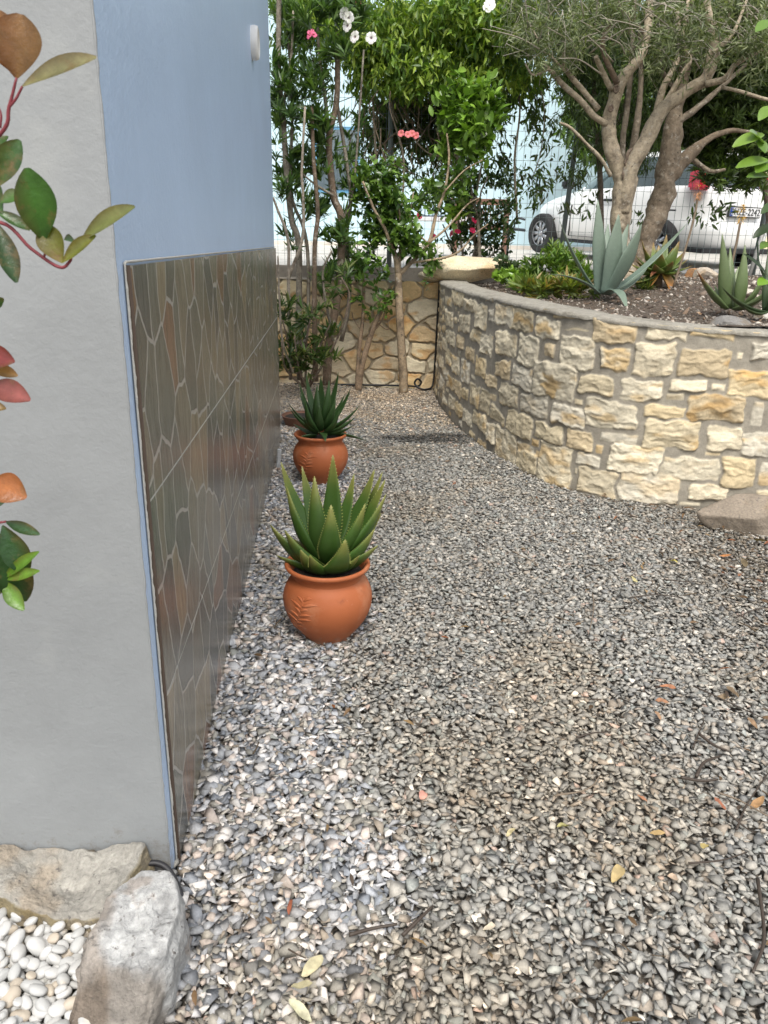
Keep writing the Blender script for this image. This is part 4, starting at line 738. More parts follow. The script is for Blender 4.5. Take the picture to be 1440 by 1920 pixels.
rf = [(1.375, .34, 2.12, .632), (1.41, .36, 2.02, .60), (1.45, .42, 1.9, .52), (1.475, .6, 1.7, .36), (1.48, .9, 1.4, .15)]; Vr = np.vstack([outline(a, b, c, z, 4, 3.2) for z, a, b, c in rf]); Fr = [(i*n+j, i*n+(j+1) % n, (i+1)*n+(j+1) % n, (i+1)*n+j) for i in range(4) for j in range(n)]+[tuple(4*n+j for j in range(n))]; obj('roof', cw(Vr), Fr, m_car, car)
# wheels
m_tyre = mat('tyre', (.02, .02, .021), .8, bump=(60, .5, .004)); m_rim = mat('hubcap', (.42, .43, .45), .3, metal=.7)
for (x, sd) in WHL:
    def wl(prof, k=44):
        V_, F_ = lathe(prof, k); return cw(np.stack([V_[:, 0]+x, V_[:, 2]*sd+sd*.735, V_[:, 1]+.30], 1)), F_
    V_, F_ = wl(cr([(.19, .0), (.27, -.005), (.298, .02), (.30, .09), (.298, .155), (.27, .18), (.205, .175)], 4)); w = obj('wheel', V_, F_, m_tyre, car)
    V_, F_ = wl([(.205, .160), (.200, .172), (.188, .168), (.185, .13), (.0, .12)]); rm = obj('rim', V_, F_, m_dark, w)
    mb = MB()
    for q in range(9):
        a = q*2*math.pi/9; ca, sa = math.cos(a), math.sin(a)
        for rr0, rr1, ww in ((.03, .19, .026),):
            Q = np.array([(rr0, -.02, .150), (rr1, -ww*1.1, .160), (rr1, ww*1.1, .160), (rr0, .02, .150), (rr0, -.02, .13), (rr1, -ww*1.1, .14), (rr1, ww*1.1, .14), (rr0, .02, .13)]); Q = np.stack([Q[:, 0]*ca-Q[:, 1]*sa+x, Q[:, 2]*sd+sd*.735, Q[:, 0]*sa+Q[:, 1]*ca+.30], 1); mb.add(cw(Q), [(0, 1, 2, 3), (4, 7, 6, 5), (0, 4, 5, 1), (1, 5, 6, 2), (2, 6, 7, 3), (3, 7, 4, 0)])
    V_, F_ = wl([(.178, .158), (.196, .168), (.198, .15)]); mb.add(V_, F_); V_, F_ = wl([(.045, .14), (.04, .165), (.0, .168)]); mb.add(V_, F_); mb.build('hubcap', m_rim, w)
def cbox(name, x0, x1, y0, y1, z0, z1, m, par=None, bev=.01):
    bm = bmesh.new(); bmesh.ops.create_cube(bm, size=1); 
    for v in bm.verts: v.co = Vector(((x0+x1)/2+v.co.x*(x1-x0), (y0+y1)/2+v.co.y*(y1-y0), (z0+z1)/2+v.co.z*(z1-z0)))
    bmesh.ops.bevel(bm, geom=bm.edges[:], offset=bev, segments=2, affect='EDGES'); V_ = np.array([v.co[:] for v in bm.verts]); F_ = [tuple(v.index for v in f.verts) for f in bm.faces]; bm.free(); return obj(name, cw(V_), F_, m, par or car, smooth=False)
m_red = mat('tail_lamp', (.60, .015, .06), .15, coat=1); m_white = mat('plate_white', (.8, .8, .8), .4); m_eu = mat('plate_blue', (.01, .07, .42), .4); m_blk = mat('plate_black', (.01, .01, .01), .5)
for sd in (1, -1): cbox('tail_lamp', .125, .36, min(sd*.60, sd*.79), max(sd*.60, sd*.79), .96, 1.20, m_red, bev=.03)
cbox('bumper_trim', .02, .3, -.70, .70, .205, .27, m_dark)
for sd in (1, -1):
    cbox('door_handle', 1.62, 1.82, min(sd*.845, sd*.87), max(sd*.845, sd*.87), .80, .835, m_dark); cbox('sill_trim', .98, 2.86, min(sd*.835, sd*.855), max(sd*.835, sd*.855), .205, .255, m_dark)
    cbox('mirror', 2.52, 2.66, min(sd*.80, sd*1.0), max(sd*.80, sd*1.0), .96, 1.09, m_dark, bev=.03)
[cbox('door_gap', x_, x_+.010, .830, .8525, .30, .74, m_dark, bev=.001) for x_ in (1.42, 2.52)]; [cbox('door_gap', x_, x_+.010, .815, .843, .74, .94, m_dark, bev=.001) for x_ in (1.42,)]; cbox('door_gap', .98, 2.52, .838, .8505, .296, .304, m_dark, bev=.001); cbox('fuel_flap', .42, .56, .838, .8515, .70, .72, m_dark, bev=.001)
cbox('rear_wiper', .13, .17, -.05, .32, 1.03, 1.045, m_dark)
pf_ = cbox('plate_frame', .035, .062, -.30, .30, .655, .79, m_blk, bev=.004); ZP = .7225; k_ = car
pl = cbox('number_plate', .028, .040, -.285, .285, .668, .777, m_white, pf_, bev=.003)
eb = cbox('plate_band', .0245, .032, .235, .284, .670, .775, m_eu, pf_, bev=.001)
def text(s, size, origin, xdir, ydir, m, name, parent, depth=.002):
    cu = bpy.data.curves.new('t', 'FONT'); cu.body = s; cu.size = size; cu.extrude = depth; cu.align_x = 'CENTER'; cu.align_y = 'CENTER'; to = bpy.data.objects.new('t', cu); C.objects.link(to)
    dg_ = bpy.context.evaluated_depsgraph_get(); me_ = bpy.data.meshes.new_from_object(to.evaluated_get(dg_)); V_ = np.array([v.co[:] for v in me_.vertices]); F_ = [tuple(p.vertices) for p in me_.polygons]; bpy.data.objects.remove(to)
    zd = np.cross(xdir, ydir); V_ = np.array(origin)+V_[:, :1]*xdir+V_[:, 1:2]*ydir+V_[:, 2:]*zd; return obj(name, V_, F_, m, parent, smooth=False)
tx = text('HZE-2242', .118, cw([(.0235, -.022, ZP-.002)])[0], -lf, upc, m_blk, 'plate_text', pf_)
mb = MB()
for q in range(12):
    a = q*math.pi/6; V_ = np.array([(.0235, .2595+.013*math.cos(a)+dx, ZP+.027+.013*math.sin(a)+dz) for dx, dz in ((-.002, -.002), (.002, -.002), (.002, .002), (-.002, .002))]); mb.add(cw(V_), [(0, 1, 2, 3)])
mb.build('plate_stars', mat('plate_yellow', (.8, .6, .02), .4), pf_, smooth=False); text('GR', .032, cw([(.0235, .2595, ZP-.03)])[0], -lf, upc, m_white, 'plate_text', pf_)

# ------------------------------------------------------------ what stands beyond the road
bb = tag(empty('building', (0, 17, 1.4)), 'long pale blue white rendered building beyond the road, seen through the foliage', 'building')
mb = MB(); mb.box((-9, 17.0, 1.0), (5.2, 23, 8.2)); mb.build('wall', mat('pale_render', (.50, .66, .72), .85, noise=(3, .05)), bb, smooth=False)
mb = MB(); mb.box((-9.2, 16.9, .9), (5.25, 16.996, 1.5)); mb.build('plinth', mat('plinth', (.62, .57, .50), .85, noise=(5, .15)), bb, smooth=False)
mb = MB(); mb.box((-9.3, 16.6, 8.2), (5.5, 23.2, 8.4)); mb.build('roof', mat('slab', (.7, .7, .68), .8), bb, smooth=False)
m_wf = mat('window_frame', (.10, .28, .45), .5); m_wg = mat('window_glass', (.10, .13, .15), .1, coat=.5)
for (x, z, w, h) in ((-1.1, 2.5, .8, 1.1), (-5., 2.5, 1, 1.1), (2.5, 5.2, 1, 1.2), (-1.1, 5.2, 1, 1.2)):
    mb = MB(); mb.box((x-w/2-.06, 16.95, z-.06), (x+w/2+.06, 16.998, z+h+.06)); wn = mb.build('window', m_wf, bb, smooth=False); mb = MB(); mb.box((x-w/2, 16.93, z), (x+w/2, 16.948, z+h)); mb.build('pane', m_wg, wn, smooth=False)
yb = tag(empty('house', (9, 21, 1.4)), 'cream yellow house far behind the white car', 'house'); mb = MB(); mb.box((6.4, 21, 1.0), (14, 27, 4.6)); mb.build('wall', mat('cream_render', (.74, .66, .44), .85, noise=(3, .06)), yb, smooth=False)
mb = MB(); mb.add([(6.1, 20.7, 4.6), (14.3, 20.7, 4.6), (14.3, 27.3, 4.6), (6.1, 27.3, 4.6), (8.5, 24, 5.9), (12, 24, 5.9)], [(0, 1, 5, 4), (1, 2, 5), (2, 3, 4, 5), (3, 0, 4), (0, 3, 2, 1)]); mb.build('roof', mat('clay_roof', (.42, .18, .10), .8, noise=(8, .2)), yb, smooth=False)
mb = MB(); mb.box((8, 20.94, 2.2), (9.2, 20.995, 3.6)); wn = mb.build('window', m_wf, yb, smooth=False); mb = MB(); mb.box((8.08, 20.92, 2.28), (9.12, 20.939, 3.52)); mb.build('pane', m_wg, wn, smooth=False)
# brown slatted gate piece, blue bin, white table, bent tube rack by the road
m_bw = mat('brown_wood', (.24, .13, .09), .7, noise=(25, .25)); A = at(905, 380, 11.6); B = at(952, 380, 11.6); G = road_z(11.6)
e = tag(empty('railing', ((A[0]+B[0])/2, 11.6, G)), 'brown slatted wooden railing on the far roadside behind the red flowered shrub', 'railing'); mb = MB()
for x in (A[0]-.4, B[0]-.04): mb = MB(); mb.box((x, 11.56, G-.05), (x+.07, 11.64, A[2]+.02)); mb.build('post', m_bw, e, smooth=False)
mb = MB(); mb.box((A[0]-.45, 11.58, A[2]-.03), (B[0]+.02, 11.62, A[2]+.05)); mb.box((A[0]-.33, 11.58, A[2]-.36), (B[0]-.04, 11.62, A[2]-.31)); mb.build('rail', m_bw, e, smooth=False); mb = MB()
for i in range(16):
    x = A[0]-.32+i*.036; mb.box((x, 11.59, A[2]-.31), (x+.012, 11.61, A[2]-.03))
mb.build('slats', m_bw, e, smooth=False)
p = [at(x, y, 11.2) for x, y in ((985, 412), (972, 409), (962, 415), (955, 430), (952, 460), (952, 472))]; q = [at(x, y, 11.2) for x, y in ((985, 432), (970, 430), (955, 428))]; p[-1][2] = road_z(11.2)
mb = MB(); mb.tube(cr(p, 6), .015, 8); mb.tube(q, .02, 8); tag(mb.build('tube_rack', mat('dark_metal', (.05, .06, .07), .5)), 'bent dark metal tube rack beside the nose of the white car', 'rack')
p = at(800, 410, 12.3); e = tag(empty('white_table', (p[0], 12.3, road_z(12.3))), 'white garden table with dark crate on it far behind the young tree', 'table'); mb = MB(); mb.box((p[0]-.5, 12, p[2]-.03), (p[0]+.6, 12.7, p[2]+.02)); mb.build('tabletop', mat('white_paint', (.75, .76, .78), .5), e, smooth=False)
for dx in (-.45, .52):
    for dy in (12.05, 12.62): mb = MB(); mb.box((p[0]+dx, dy, road_z(12.3)-.05), (p[0]+dx+.05, dy+.05, p[2]-.031)); mb.build('leg', mat('white_leg', (.7, .7, .7), .5), e, smooth=False)
mb = MB()
for i in range(9): mb.box((p[0]-.1+i*.06, 12.2, p[2]+.021), (p[0]-.085+i*.06, 12.24, p[2]+.26))
mb.box((p[0]-.12, 12.19, p[2]+.26), (p[0]+.44, 12.5, p[2]+.29)); mb.box((p[0]-.12, 12.19, p[2]+.021), (p[0]+.44, 12.5, p[2]+.04)); tag(mb.build('crate', mat('dark_blue_plastic', (.03, .045, .09), .5), smooth=False), 'dark blue slatted crate on the white table beyond the fence', 'crate')
for i, (x, y, Y, s) in enumerate(((870, 478, 10.2, .14), (910, 474, 10.5, .12), (948, 472, 10.3, .13), (985, 470, 10.0, .10), (795, 478, 10.4, .13), (835, 480, 10.1, .10))):
    p = at(x, y, Y); rock('rubble_stone', (p[0], Y, road_z(Y)+s*.3), (s*1.3, s, s*.6), 90+i, m_rock, ['white rubble stone', 'grey white rubble stone', 'chalky rubble stone', 'small white rubble stone', 'pale rubble stone', 'tiny pale rubble stone'][i]+' '+['behind the fence above the flat boulder', 'behind the fence above the right end of the flat boulder', 'behind the fence left of the ground cover', 'behind the fence by the front wheel of the car', 'behind the fence right of the forked young tree', 'behind the fence at the left end of the flat boulder'][i], 'stone', c=(.66, .64, .6))
# ------------------------------------------------------------ vegetation
def limb(mb, pts, Y, r, c, n=8, sub=5, noise=.35, dY=None):
    """pts: traced (x, y) of a stem; Y: its depth (or start and end depth); r: half thickness in photo pixels"""
    k = len(pts); Ys = np.linspace(Y[0], Y[1], k) if np.ndim(Y) else np.full(k, Y); P = np.array([at(x, y, q) for (x, y), q in zip(pts, Ys)])
    rr_ = np.interp(np.linspace(0, 1, k), np.linspace(0, 1, len(r)), r)*Ys/1529 if np.ndim(r) else np.full(k, r*np.mean(Ys)/1529)
    Q = cr(np.c_[P, rr_], sub); mb.tube(Q[:, :3], np.maximum(Q[:, 3], .0015), n, c, noise, int(rng.integers(1e5))); return P
def pb(bl):
    """points for foliage from blobs (x, y, Y, rx, ry, count[, rY])"""
    out = []
    for b in bl:
        x, y, Y, rx, ry, k = b[:6]; s = Y/1529; rY = b[6] if len(b) > 6 else (rx+ry)*.5*s
        out.append(blob(k, at(x, y, Y), (rx*s, rY, ry*s)))
    return np.vstack(out)
def foliage(name, parent, P, tpl, n, size, cols, kind, m=None, **kw):
    V, F, Cc = sprays(P, tpl, n, size, cols, kind, **kw); return obj(name, V, F, m or m_leaf, parent, Cc)
def flowers(name, parent, pts, size, petal, throat, npet=5, facing=(0, -1, .2)):
    """every bloom is a part of its own"""
    for p in pts:
        V = []; F = []; Cc = []; N_ = nrm(np.array(facing)+rng.normal(size=3)*.35); X = nrm(np.cross(N_, [0, 0, 1.])); Yv = np.cross(N_, X)
        for i in range(npet):
            a = i*2*math.pi/npet+.3; d = X*math.cos(a)+Yv*math.sin(a); sd_ = -X*math.sin(a)+Yv*math.cos(a); k = len(V)
            for (t, w, h) in ((.05, .05, -.25), (.35, .25, .0), (.75, .50, .06), (1, .30, .0)):
                for sg in (-1, 0, 1): V.append(p+size*(d*t+sd_*w*sg+N_*(h+.04*abs(sg)))); Cc.append(np.array(throat) if t < .3 else np.array(petal)*rng.uniform(.92, 1.0))
            for r_ in range(3):
                for s_ in range(2): q = k+r_*3+s_; F.append((q, q+1, q+4, q+3))
        obj(name, np.array(V), F, m_petal, parent, np.array(Cc))
OLE = [(.075, .14, .035), (.055, .11, .03), (.12, .20, .05), (.04, .08, .025)]
BK_G = (.21, .185, .145); BK_B = (.17, .12, .08); BK_L = (.34, .29, .23)
# --- oleanders by the end wall
def base_of(x, y): p = gp(x, y); return (p[0], p[1], 0)
e = tag(empty('oleander', base_of(552, 716)), 'tall oleander with thin grey stems right beside the far edge of the house', 'oleander'); mb = MB()
for pts, Y, r in (([(562, 712), (560, 630), (560, 463), (547, 413), (538, 330), (530, 213), (523, 143), (523, 0), (525, -60)], (8.0, 7.9), (6.5, 4)), ([(545, 712), (541, 543), (540, 450), (520, 392), (512, 370)], (7.8, 7.7), (3.6, 2)), ([(541, 520), (567, 447), (568, 363), (566, 320), (572, 200)], (7.8, 7.8), (3.4, 2)), ([(552, 700), (575, 620), (578, 500), (570, 430), (546, 360), (548, 200), (540, 60)], (7.9, 8.1), (4, 2.5)), ([(550, 700), (530, 640), (524, 560), (521, 480)], (7.6, 7.5), (2.5, 1.5)), ([(528, 213), (545, 120), (550, 20)], 8, (3, 2)), ([(534, 240), (520, 120)], 8, (2.5, 1.5))): limb(mb, pts, Y, r, BK_G if r[0] > 3.7 else BK_L)
mb.build('stems', m_bark, e, usecol=True)
P = pb([(527, 165, 7.9, 22, 50, 22), (521, 230, 7.9, 18, 60, 22), (545, 60, 8.1, 30, 45, 26), (545, 215, 8.0, 30, 50, 17), (535, 330, 8.0, 30, 50, 30), (560, 300, 8.1, 28, 60, 18), (570, 390, 8.0, 30, 45, 13), (545, 450, 8.0, 22, 25, 5)])
foliage('foliage', e, P, T_LANCE, 11, .125, OLE, 'whorl', spread=.8, axis_up=1.1)
e = tag(empty('oleander', base_of(612, 722)), 'oleander with thick brown stems and a pink flower, right of the thin grey one', 'oleander'); mb = MB()
for pts, Y, r in (([(612, 722), (618, 640), (636, 530), (640, 413), (625, 365), (617, 260), (630, 200), (633, 133), (630, 60)], (8.05, 8.1), (9, 4)), ([(617, 262), (610, 187), (600, 120), (595, 50)], 8.1, (4, 2)), ([(592, 715), (590, 600), (590, 463), (596, 400), (588, 300), (585, 200)], (7.9, 7.9), (5.5, 3)), ([(640, 640), (655, 560), (650, 440), (657, 360), (630, 180)], (8.2, 8.3), (4.5, 3)), ([(625, 640), (605, 520), (622, 470)], 7.9, (3, 1.8)), ([(625, 367), (590, 345), (560, 320)], 8.0, (2.5, 1.5)), ([(640, 420), (660, 370), (668, 300), (682, 93)], 8.2, (3, 1.5))): limb(mb, pts, Y, r, BK_B if r[0] > 5 else BK_G)
mb.build('stems', m_bark, e, usecol=True)
P = pb([(588, 160, 8.0, 26, 45, 26), (636, 108, 8.0, 32, 26, 18), (640, 40, 8.1, 50, 40, 35), (585, 60, 8.1, 40, 50, 35), (590, 235, 8.0, 28, 40, 25), (600, 300, 8.1, 36, 40, 26), (560, 330, 8.2, 30, 30, 12), (625, 440, 8.0, 34, 34, 22), (590, 400, 8.1, 24, 30, 12), (640, 350, 8.3, 28, 60, 13), (655, 260, 8.4, 26, 60, 12), (610, 520, 8.0, 30, 30, 12), (645, 500, 8.2, 25, 30, 10)])
foliage('foliage', e, P, T_LANCE, 11, .13, OLE+[(.09, .16, .035)], 'whorl', spread=.8, axis_up=1.0)
flowers('flower', e, [at(583, 60, 7.9), at(580, 66, 7.88), at(588, 64, 7.9)], .034, (.75, .16, .30), (.6, .1, .1))
e = tag(empty('oleander', base_of(575, 725)), 'low bushy oleander shoots with yellow edged leaves at the foot of the tall oleanders', 'oleander'); mb = MB()
for pts in ([(570, 725), (545, 660), (530, 600)], [(573, 725), (575, 640), (590, 560)], [(578, 725), (600, 650), (618, 610)], [(568, 725), (535, 690), (528, 640)], [(575, 728), (560, 690), (552, 630)], [(580, 725), (630, 640), (655, 560), (640, 520)]): limb(mb, pts, (7.7, 7.5), (2.8, 1.4), (.2, .15, .11), n=6)
mb.build('stems', m_bark, e, usecol=True)
P = pb([(540, 590, 7.6, 30, 26, 14), (580, 600, 7.6, 30, 28, 14), (622, 625, 7.6, 26, 18, 10), (550, 655, 7.6, 34, 34, 20), (600, 665, 7.6, 38, 28, 20), (535, 690, 7.6, 22, 18, 10), (580, 690, 7.6, 34, 18, 12), (620, 560, 7.7, 20, 26, 6), (655, 530, 7.7, 14, 30, 5)])
foliage('foliage', e, P, T_LANCE, 10, .11, [(.05, .10, .02), (.08, .14, .03), (.04, .08, .02), (.16, .19, .06)], 'whorl', spread=.9)
# --- young trees in front of the end wall
GL = [(.065, .13, .02), (.10, .18, .03), (.045, .10, .018), (.14, .24, .04)]
tb = gp(757, 738); e = tag(empty('young_tree', (tb[0], tb[1], 0)), 'young forked tree with smooth tan trunk and glossy green leaves before the yellow end wall', 'tree'); mb = MB(); TY = tb[1]
TN = (.33, .25, .16)
for pts, Y, r in (([(757, 740), (756, 700), (752, 640), (748, 560), (747, 512)], (TY, TY), (9.5, 6.5)), ([(747, 515), (741, 480), (733, 460), (722, 430), (700, 390), (680, 340)], (TY, TY-.1), (5.5, 2)), ([(748, 515), (768, 495), (803, 457), (818, 400), (833, 360), (842, 300), (838, 250)], (TY, TY+.2), (4.5, 1.6)), ([(805, 455), (840, 425), (875, 385), (900, 370)], (TY, TY+.2), (2.6, 1)), ([(770, 493), (850, 478), (890, 440), (915, 420)], (TY, TY-.1), (2.4, 1)), ([(748, 515), (750, 470), (752, 430), (745, 370)], (TY, TY), (3.2, 1.5)), ([(803, 457), (770, 420), (775, 360)], (TY, TY), (1.8, 1)), ([(833, 360), (870, 320), (905, 300)], (TY, TY), (1.6, .8))): limb(mb, pts, Y, r, TN)
mb.build('trunk', m_bark, e, usecol=True)
P = pb([(690, 360, 8.2, 45, 50, 70), (735, 400, 8.1, 55, 50, 95), (765, 440, 8.05, 45, 36, 55), (700, 430, 8.15, 40, 30, 34), (780, 470, 8.1, 24, 16, 10), (720, 330, 8.3, 60, 36, 50), (800, 350, 8.3, 50, 50, 34), (860, 340, 8.35, 40, 40, 26), (800, 480, 8.1, 26, 14, 8)])
foliage('foliage', e, P, T_OVAL, 7, .075, GL, 'pair', m=m_gloss)
tb2 = gp(671, 732); e = tag(empty('young_tree', (tb2[0], tb2[1], 0)), 'young slender tree dividing into a narrow V at the ground, left of the forked one', 'tree'); mb = MB(); TY = tb2[1]
for pts, Y, r in (([(671, 736), (680, 680), (697, 625), (712, 588), (738, 545), (745, 525)], (TY, TY-.05), (6.5, 3)), ([(669, 736), (672, 670), (680, 600), (682, 540), (680, 505), (690, 470)], (TY, TY), (4.5, 2)), ([(697, 625), (716, 600), (724, 572)], TY, (2, 1)), ([(678, 620), (664, 600), (660, 585)], TY, (1.6, .8)), ([(683, 560), (650, 548), (640, 560)], TY, (1.5, .7)), ([(700, 600), (728, 618), (724, 585), (730, 560)], TY, (1.2, .7))): limb(mb, pts, Y, r, (.30, .215, .14))
mb.build('trunk', m_bark, e, usecol=True)
P = pb([(685, 492, 8.1, 42, 22, 34), (670, 510, 8.1, 24, 14, 12), (722, 520, 8.1, 18, 14, 8), (722, 555, 8.1, 26, 18, 9), (708, 580, 8.1, 22, 14, 5), (672, 562, 8.1, 14, 10, 4), (810, 510, 8.1, 20, 26, 6)])
foliage('foliage', e, P, T_OVAL, 6, .07, GL, 'pair', m=m_gloss)
# --- flowering shrub behind the flat boulder
e = tag(empty('flowering_shrub', at(878, 505, 8.9)*np.array([1, 1, 0])+np.array([0, 0, 1.1])), 'loose shrub with small crimson flowers growing behind the flat boulder', 'shrub'); mb = MB()
for pts in ([(880, 520), (890, 470), (915, 420), (950, 390)], [(876, 520), (865, 460), (860, 400), (880, 360)], [(885, 520), (920, 480), (960, 450)], [(878, 520), (850, 470), (830, 420)], [(880, 520), (900, 440), (900, 370), (915, 330)]): limb(mb, pts, (8.9, 8.85), (3, 1.2), BK_G, n=6)
mb.build('stems', m_bark, e, usecol=True)
DKS = [(.03, .06, .015), (.05, .09, .02), (.075, .12, .03), (.02, .045, .012)]
P = pb([(900, 390, 8.9, 60, 45, 95), (930, 430, 8.9, 48, 34, 60), (870, 440, 8.9, 50, 40, 50), (905, 470, 8.9, 50, 22, 34), (955, 395, 8.9, 26, 30, 18), (860, 380, 9.0, 36, 30, 24), (930, 340, 9.0, 40, 24, 22)])
foliage('foliage', e, P, T_OVAL, 7, .055, DKS, 'pair')
flowers('flower', e, [at(x, y, 8.6) for x, y in ((786, 405), (889, 413), (812, 444), (886, 432), (846, 438), (858, 434))], .035, (.62, .02, .10), (.4, .02, .05))
# --- climber on the fence: leafy top, hanging strands, tangle of bare stems
e = tag(empty('climber', (.0, 9.05, 1.1)), 'large climber with drooping leaflets and white dark throated flowers covering the fence top', 'climbing plant'); mb = MB()
for pts, r in (([(905, 520), (880, 400), (862, 320), (850, 230), (845, 150), (835, 60)], (5, 2.5)), ([(870, 330), (840, 300), (800, 285), (770, 250), (740, 190)], (2, 1)), ([(865, 300), (900, 260), (905, 200), (900, 120)], (2.5, 1.2)), ([(860, 300), (830, 270), (835, 220), (815, 160), (820, 100)], (2, 1)), ([(700, 480), (705, 330), (700, 200), (690, 60)], (3, 2)), ([(750, 430), (757, 300), (735, 200), (760, 90)], (2.5, 1.2)), ([(830, 285), (870, 290), (910, 270), (890, 250), (850, 262)], (2, 1.2)), ([(820, 245), (850, 265), (880, 262), (900, 240)], (1.8, 1)), ([(780, 270), (812, 225), (840, 210)], (1.2, .8)), ([(970, 420), (965, 300), (975, 200), (960, 100)], (2.5, 1.5)), ([(1000, 130), (1020, 200), (1015, 280), (1000, 330)], (1.4, .8)), ([(745, 230), (735, 205), (730, 180)], (1.2, .8)), ([(640, 230), (660, 210), (690, 150)], (1.4, .8))): limb(mb, pts, (8.95, 9.0), r, (.26, .22, .16), n=6)
for i in range(90):
    x = rng.uniform(650, 900); y = rng.uniform(120, 300); l = rng.uniform(30, 90); limb(mb, [(x, y), (x+rng.normal()*14, y+l*.5), (x+rng.normal()*20, y+l)], 9.0+rng.normal()*.15, (1.1, .6), (.20, .15, .10), n=4, sub=3)
mb.build('stems', m_bark, e, usecol=True)
VT = [(.20, .29, .035), (.13, .22, .03), (.27, .36, .055), (.08, .15, .025)]; VD = [(.05, .09, .022), (.07, .12, .028), (.10, .16, .035), (.07, .075, .03)]  # climber leaf colours: the lit top is put into VT, shade into VD
P = pb([(600, 20, 8.9, 90, 50, 190), (700, 60, 8.8, 70, 60, 200), (780, 50, 8.8, 80, 55, 230), (860, 40, 8.8, 80, 55, 230), (940, 50, 8.8, 70, 60, 200), (740, 120, 8.75, 70, 40, 120), (820, 120, 8.75, 70, 45, 130), (900, 120, 8.8, 60, 45, 110), (680, 90, 8.8, 40, 40, 60), (790, 160, 8.75, 60, 25, 45), (970, 130, 8.8, 45, 50, 60), (990, 30, 8.8, 40, 50, 60), (540, 10, 8.8, 40, 40, 50), (690, 150, 8.75, 36, 25, 26)])
foliage('foliage', e, P, T_DROOP, 10, .085, VT, 'droop')
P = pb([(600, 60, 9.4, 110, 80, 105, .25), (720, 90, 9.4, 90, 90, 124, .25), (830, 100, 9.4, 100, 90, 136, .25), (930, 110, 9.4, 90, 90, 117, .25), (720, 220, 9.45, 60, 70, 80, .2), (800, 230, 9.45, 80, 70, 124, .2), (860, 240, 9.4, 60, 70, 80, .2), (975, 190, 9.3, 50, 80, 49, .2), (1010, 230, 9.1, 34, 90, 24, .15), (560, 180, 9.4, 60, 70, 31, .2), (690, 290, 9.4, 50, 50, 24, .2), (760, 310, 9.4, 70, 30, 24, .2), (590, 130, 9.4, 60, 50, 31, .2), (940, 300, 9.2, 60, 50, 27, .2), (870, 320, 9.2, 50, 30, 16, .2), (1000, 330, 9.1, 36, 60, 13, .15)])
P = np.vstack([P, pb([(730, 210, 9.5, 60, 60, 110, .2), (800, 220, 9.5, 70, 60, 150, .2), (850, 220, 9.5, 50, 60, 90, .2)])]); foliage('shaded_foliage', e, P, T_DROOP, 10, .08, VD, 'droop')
P = pb([(1075, 150, 9.1, 26, 60, 11), (1015, 310, 9.1, 40, 60, 12), (1070, 320, 9.1, 36, 36, 11), (1095, 395, 9.1, 18, 12, 3), (1125, 360, 9.1, 18, 12, 3), (1190, 405, 9.1, 16, 14, 3), (1056, 385, 9.1, 14, 20, 3), (1313, 395, 8.9, 16, 12, 3), (1350, 385, 8.9, 28, 14, 6), (1330, 410, 8.9, 14, 12, 3)])
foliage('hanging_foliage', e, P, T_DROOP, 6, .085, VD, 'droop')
flowers('flower', e, [at(x, y, 7.85) for x, y in ((654, 32), (651, 48), (646, 25), (665, 69), (696, 71), (916, 12), (919, 8))], .05, (.88, .85, .88), (.12, .02, .05))
flowers('pink_flower', e, [at(x, y, 8.5) for x, y in ((765, 252), (772, 250), (780, 254), (752, 250), (672, 3))], .034, (.80, .22, .24), (.6, .2, .1))
# --- bright clump
e = tag(empty('jasmine', (at(885, 300, 8.6)[0], 8.6, 1.1)), 'rounded clump of broad bright green leaves climbing through the middle of the fence', 'climbing plant'); mb = MB(); limb(mb, [(900, 520), (896, 420), (880, 330), (885, 220)], 8.7, (3.5, 2), BK_G); limb(mb, [(890, 380), (905, 300), (920, 220)], 8.65, (2, 1), BK_G); mb.build('stems', m_bark, e, usecol=True)
P = pb([(880, 200, 8.4, 54, 42, 130), (890, 240, 8.35, 54, 34, 90), (850, 275, 8.4, 24, 24, 20), (905, 280, 8.4, 26, 18, 14), (845, 350, 8.6, 30, 14, 12), (860, 390, 8.6, 22, 18, 8)])
foliage('foliage', e, P, T_OVAL, 7, .10, [(.18, .32, .04), (.23, .38, .055), (.11, .21, .03), (.08, .15, .02)], 'pair', m=m_gloss)

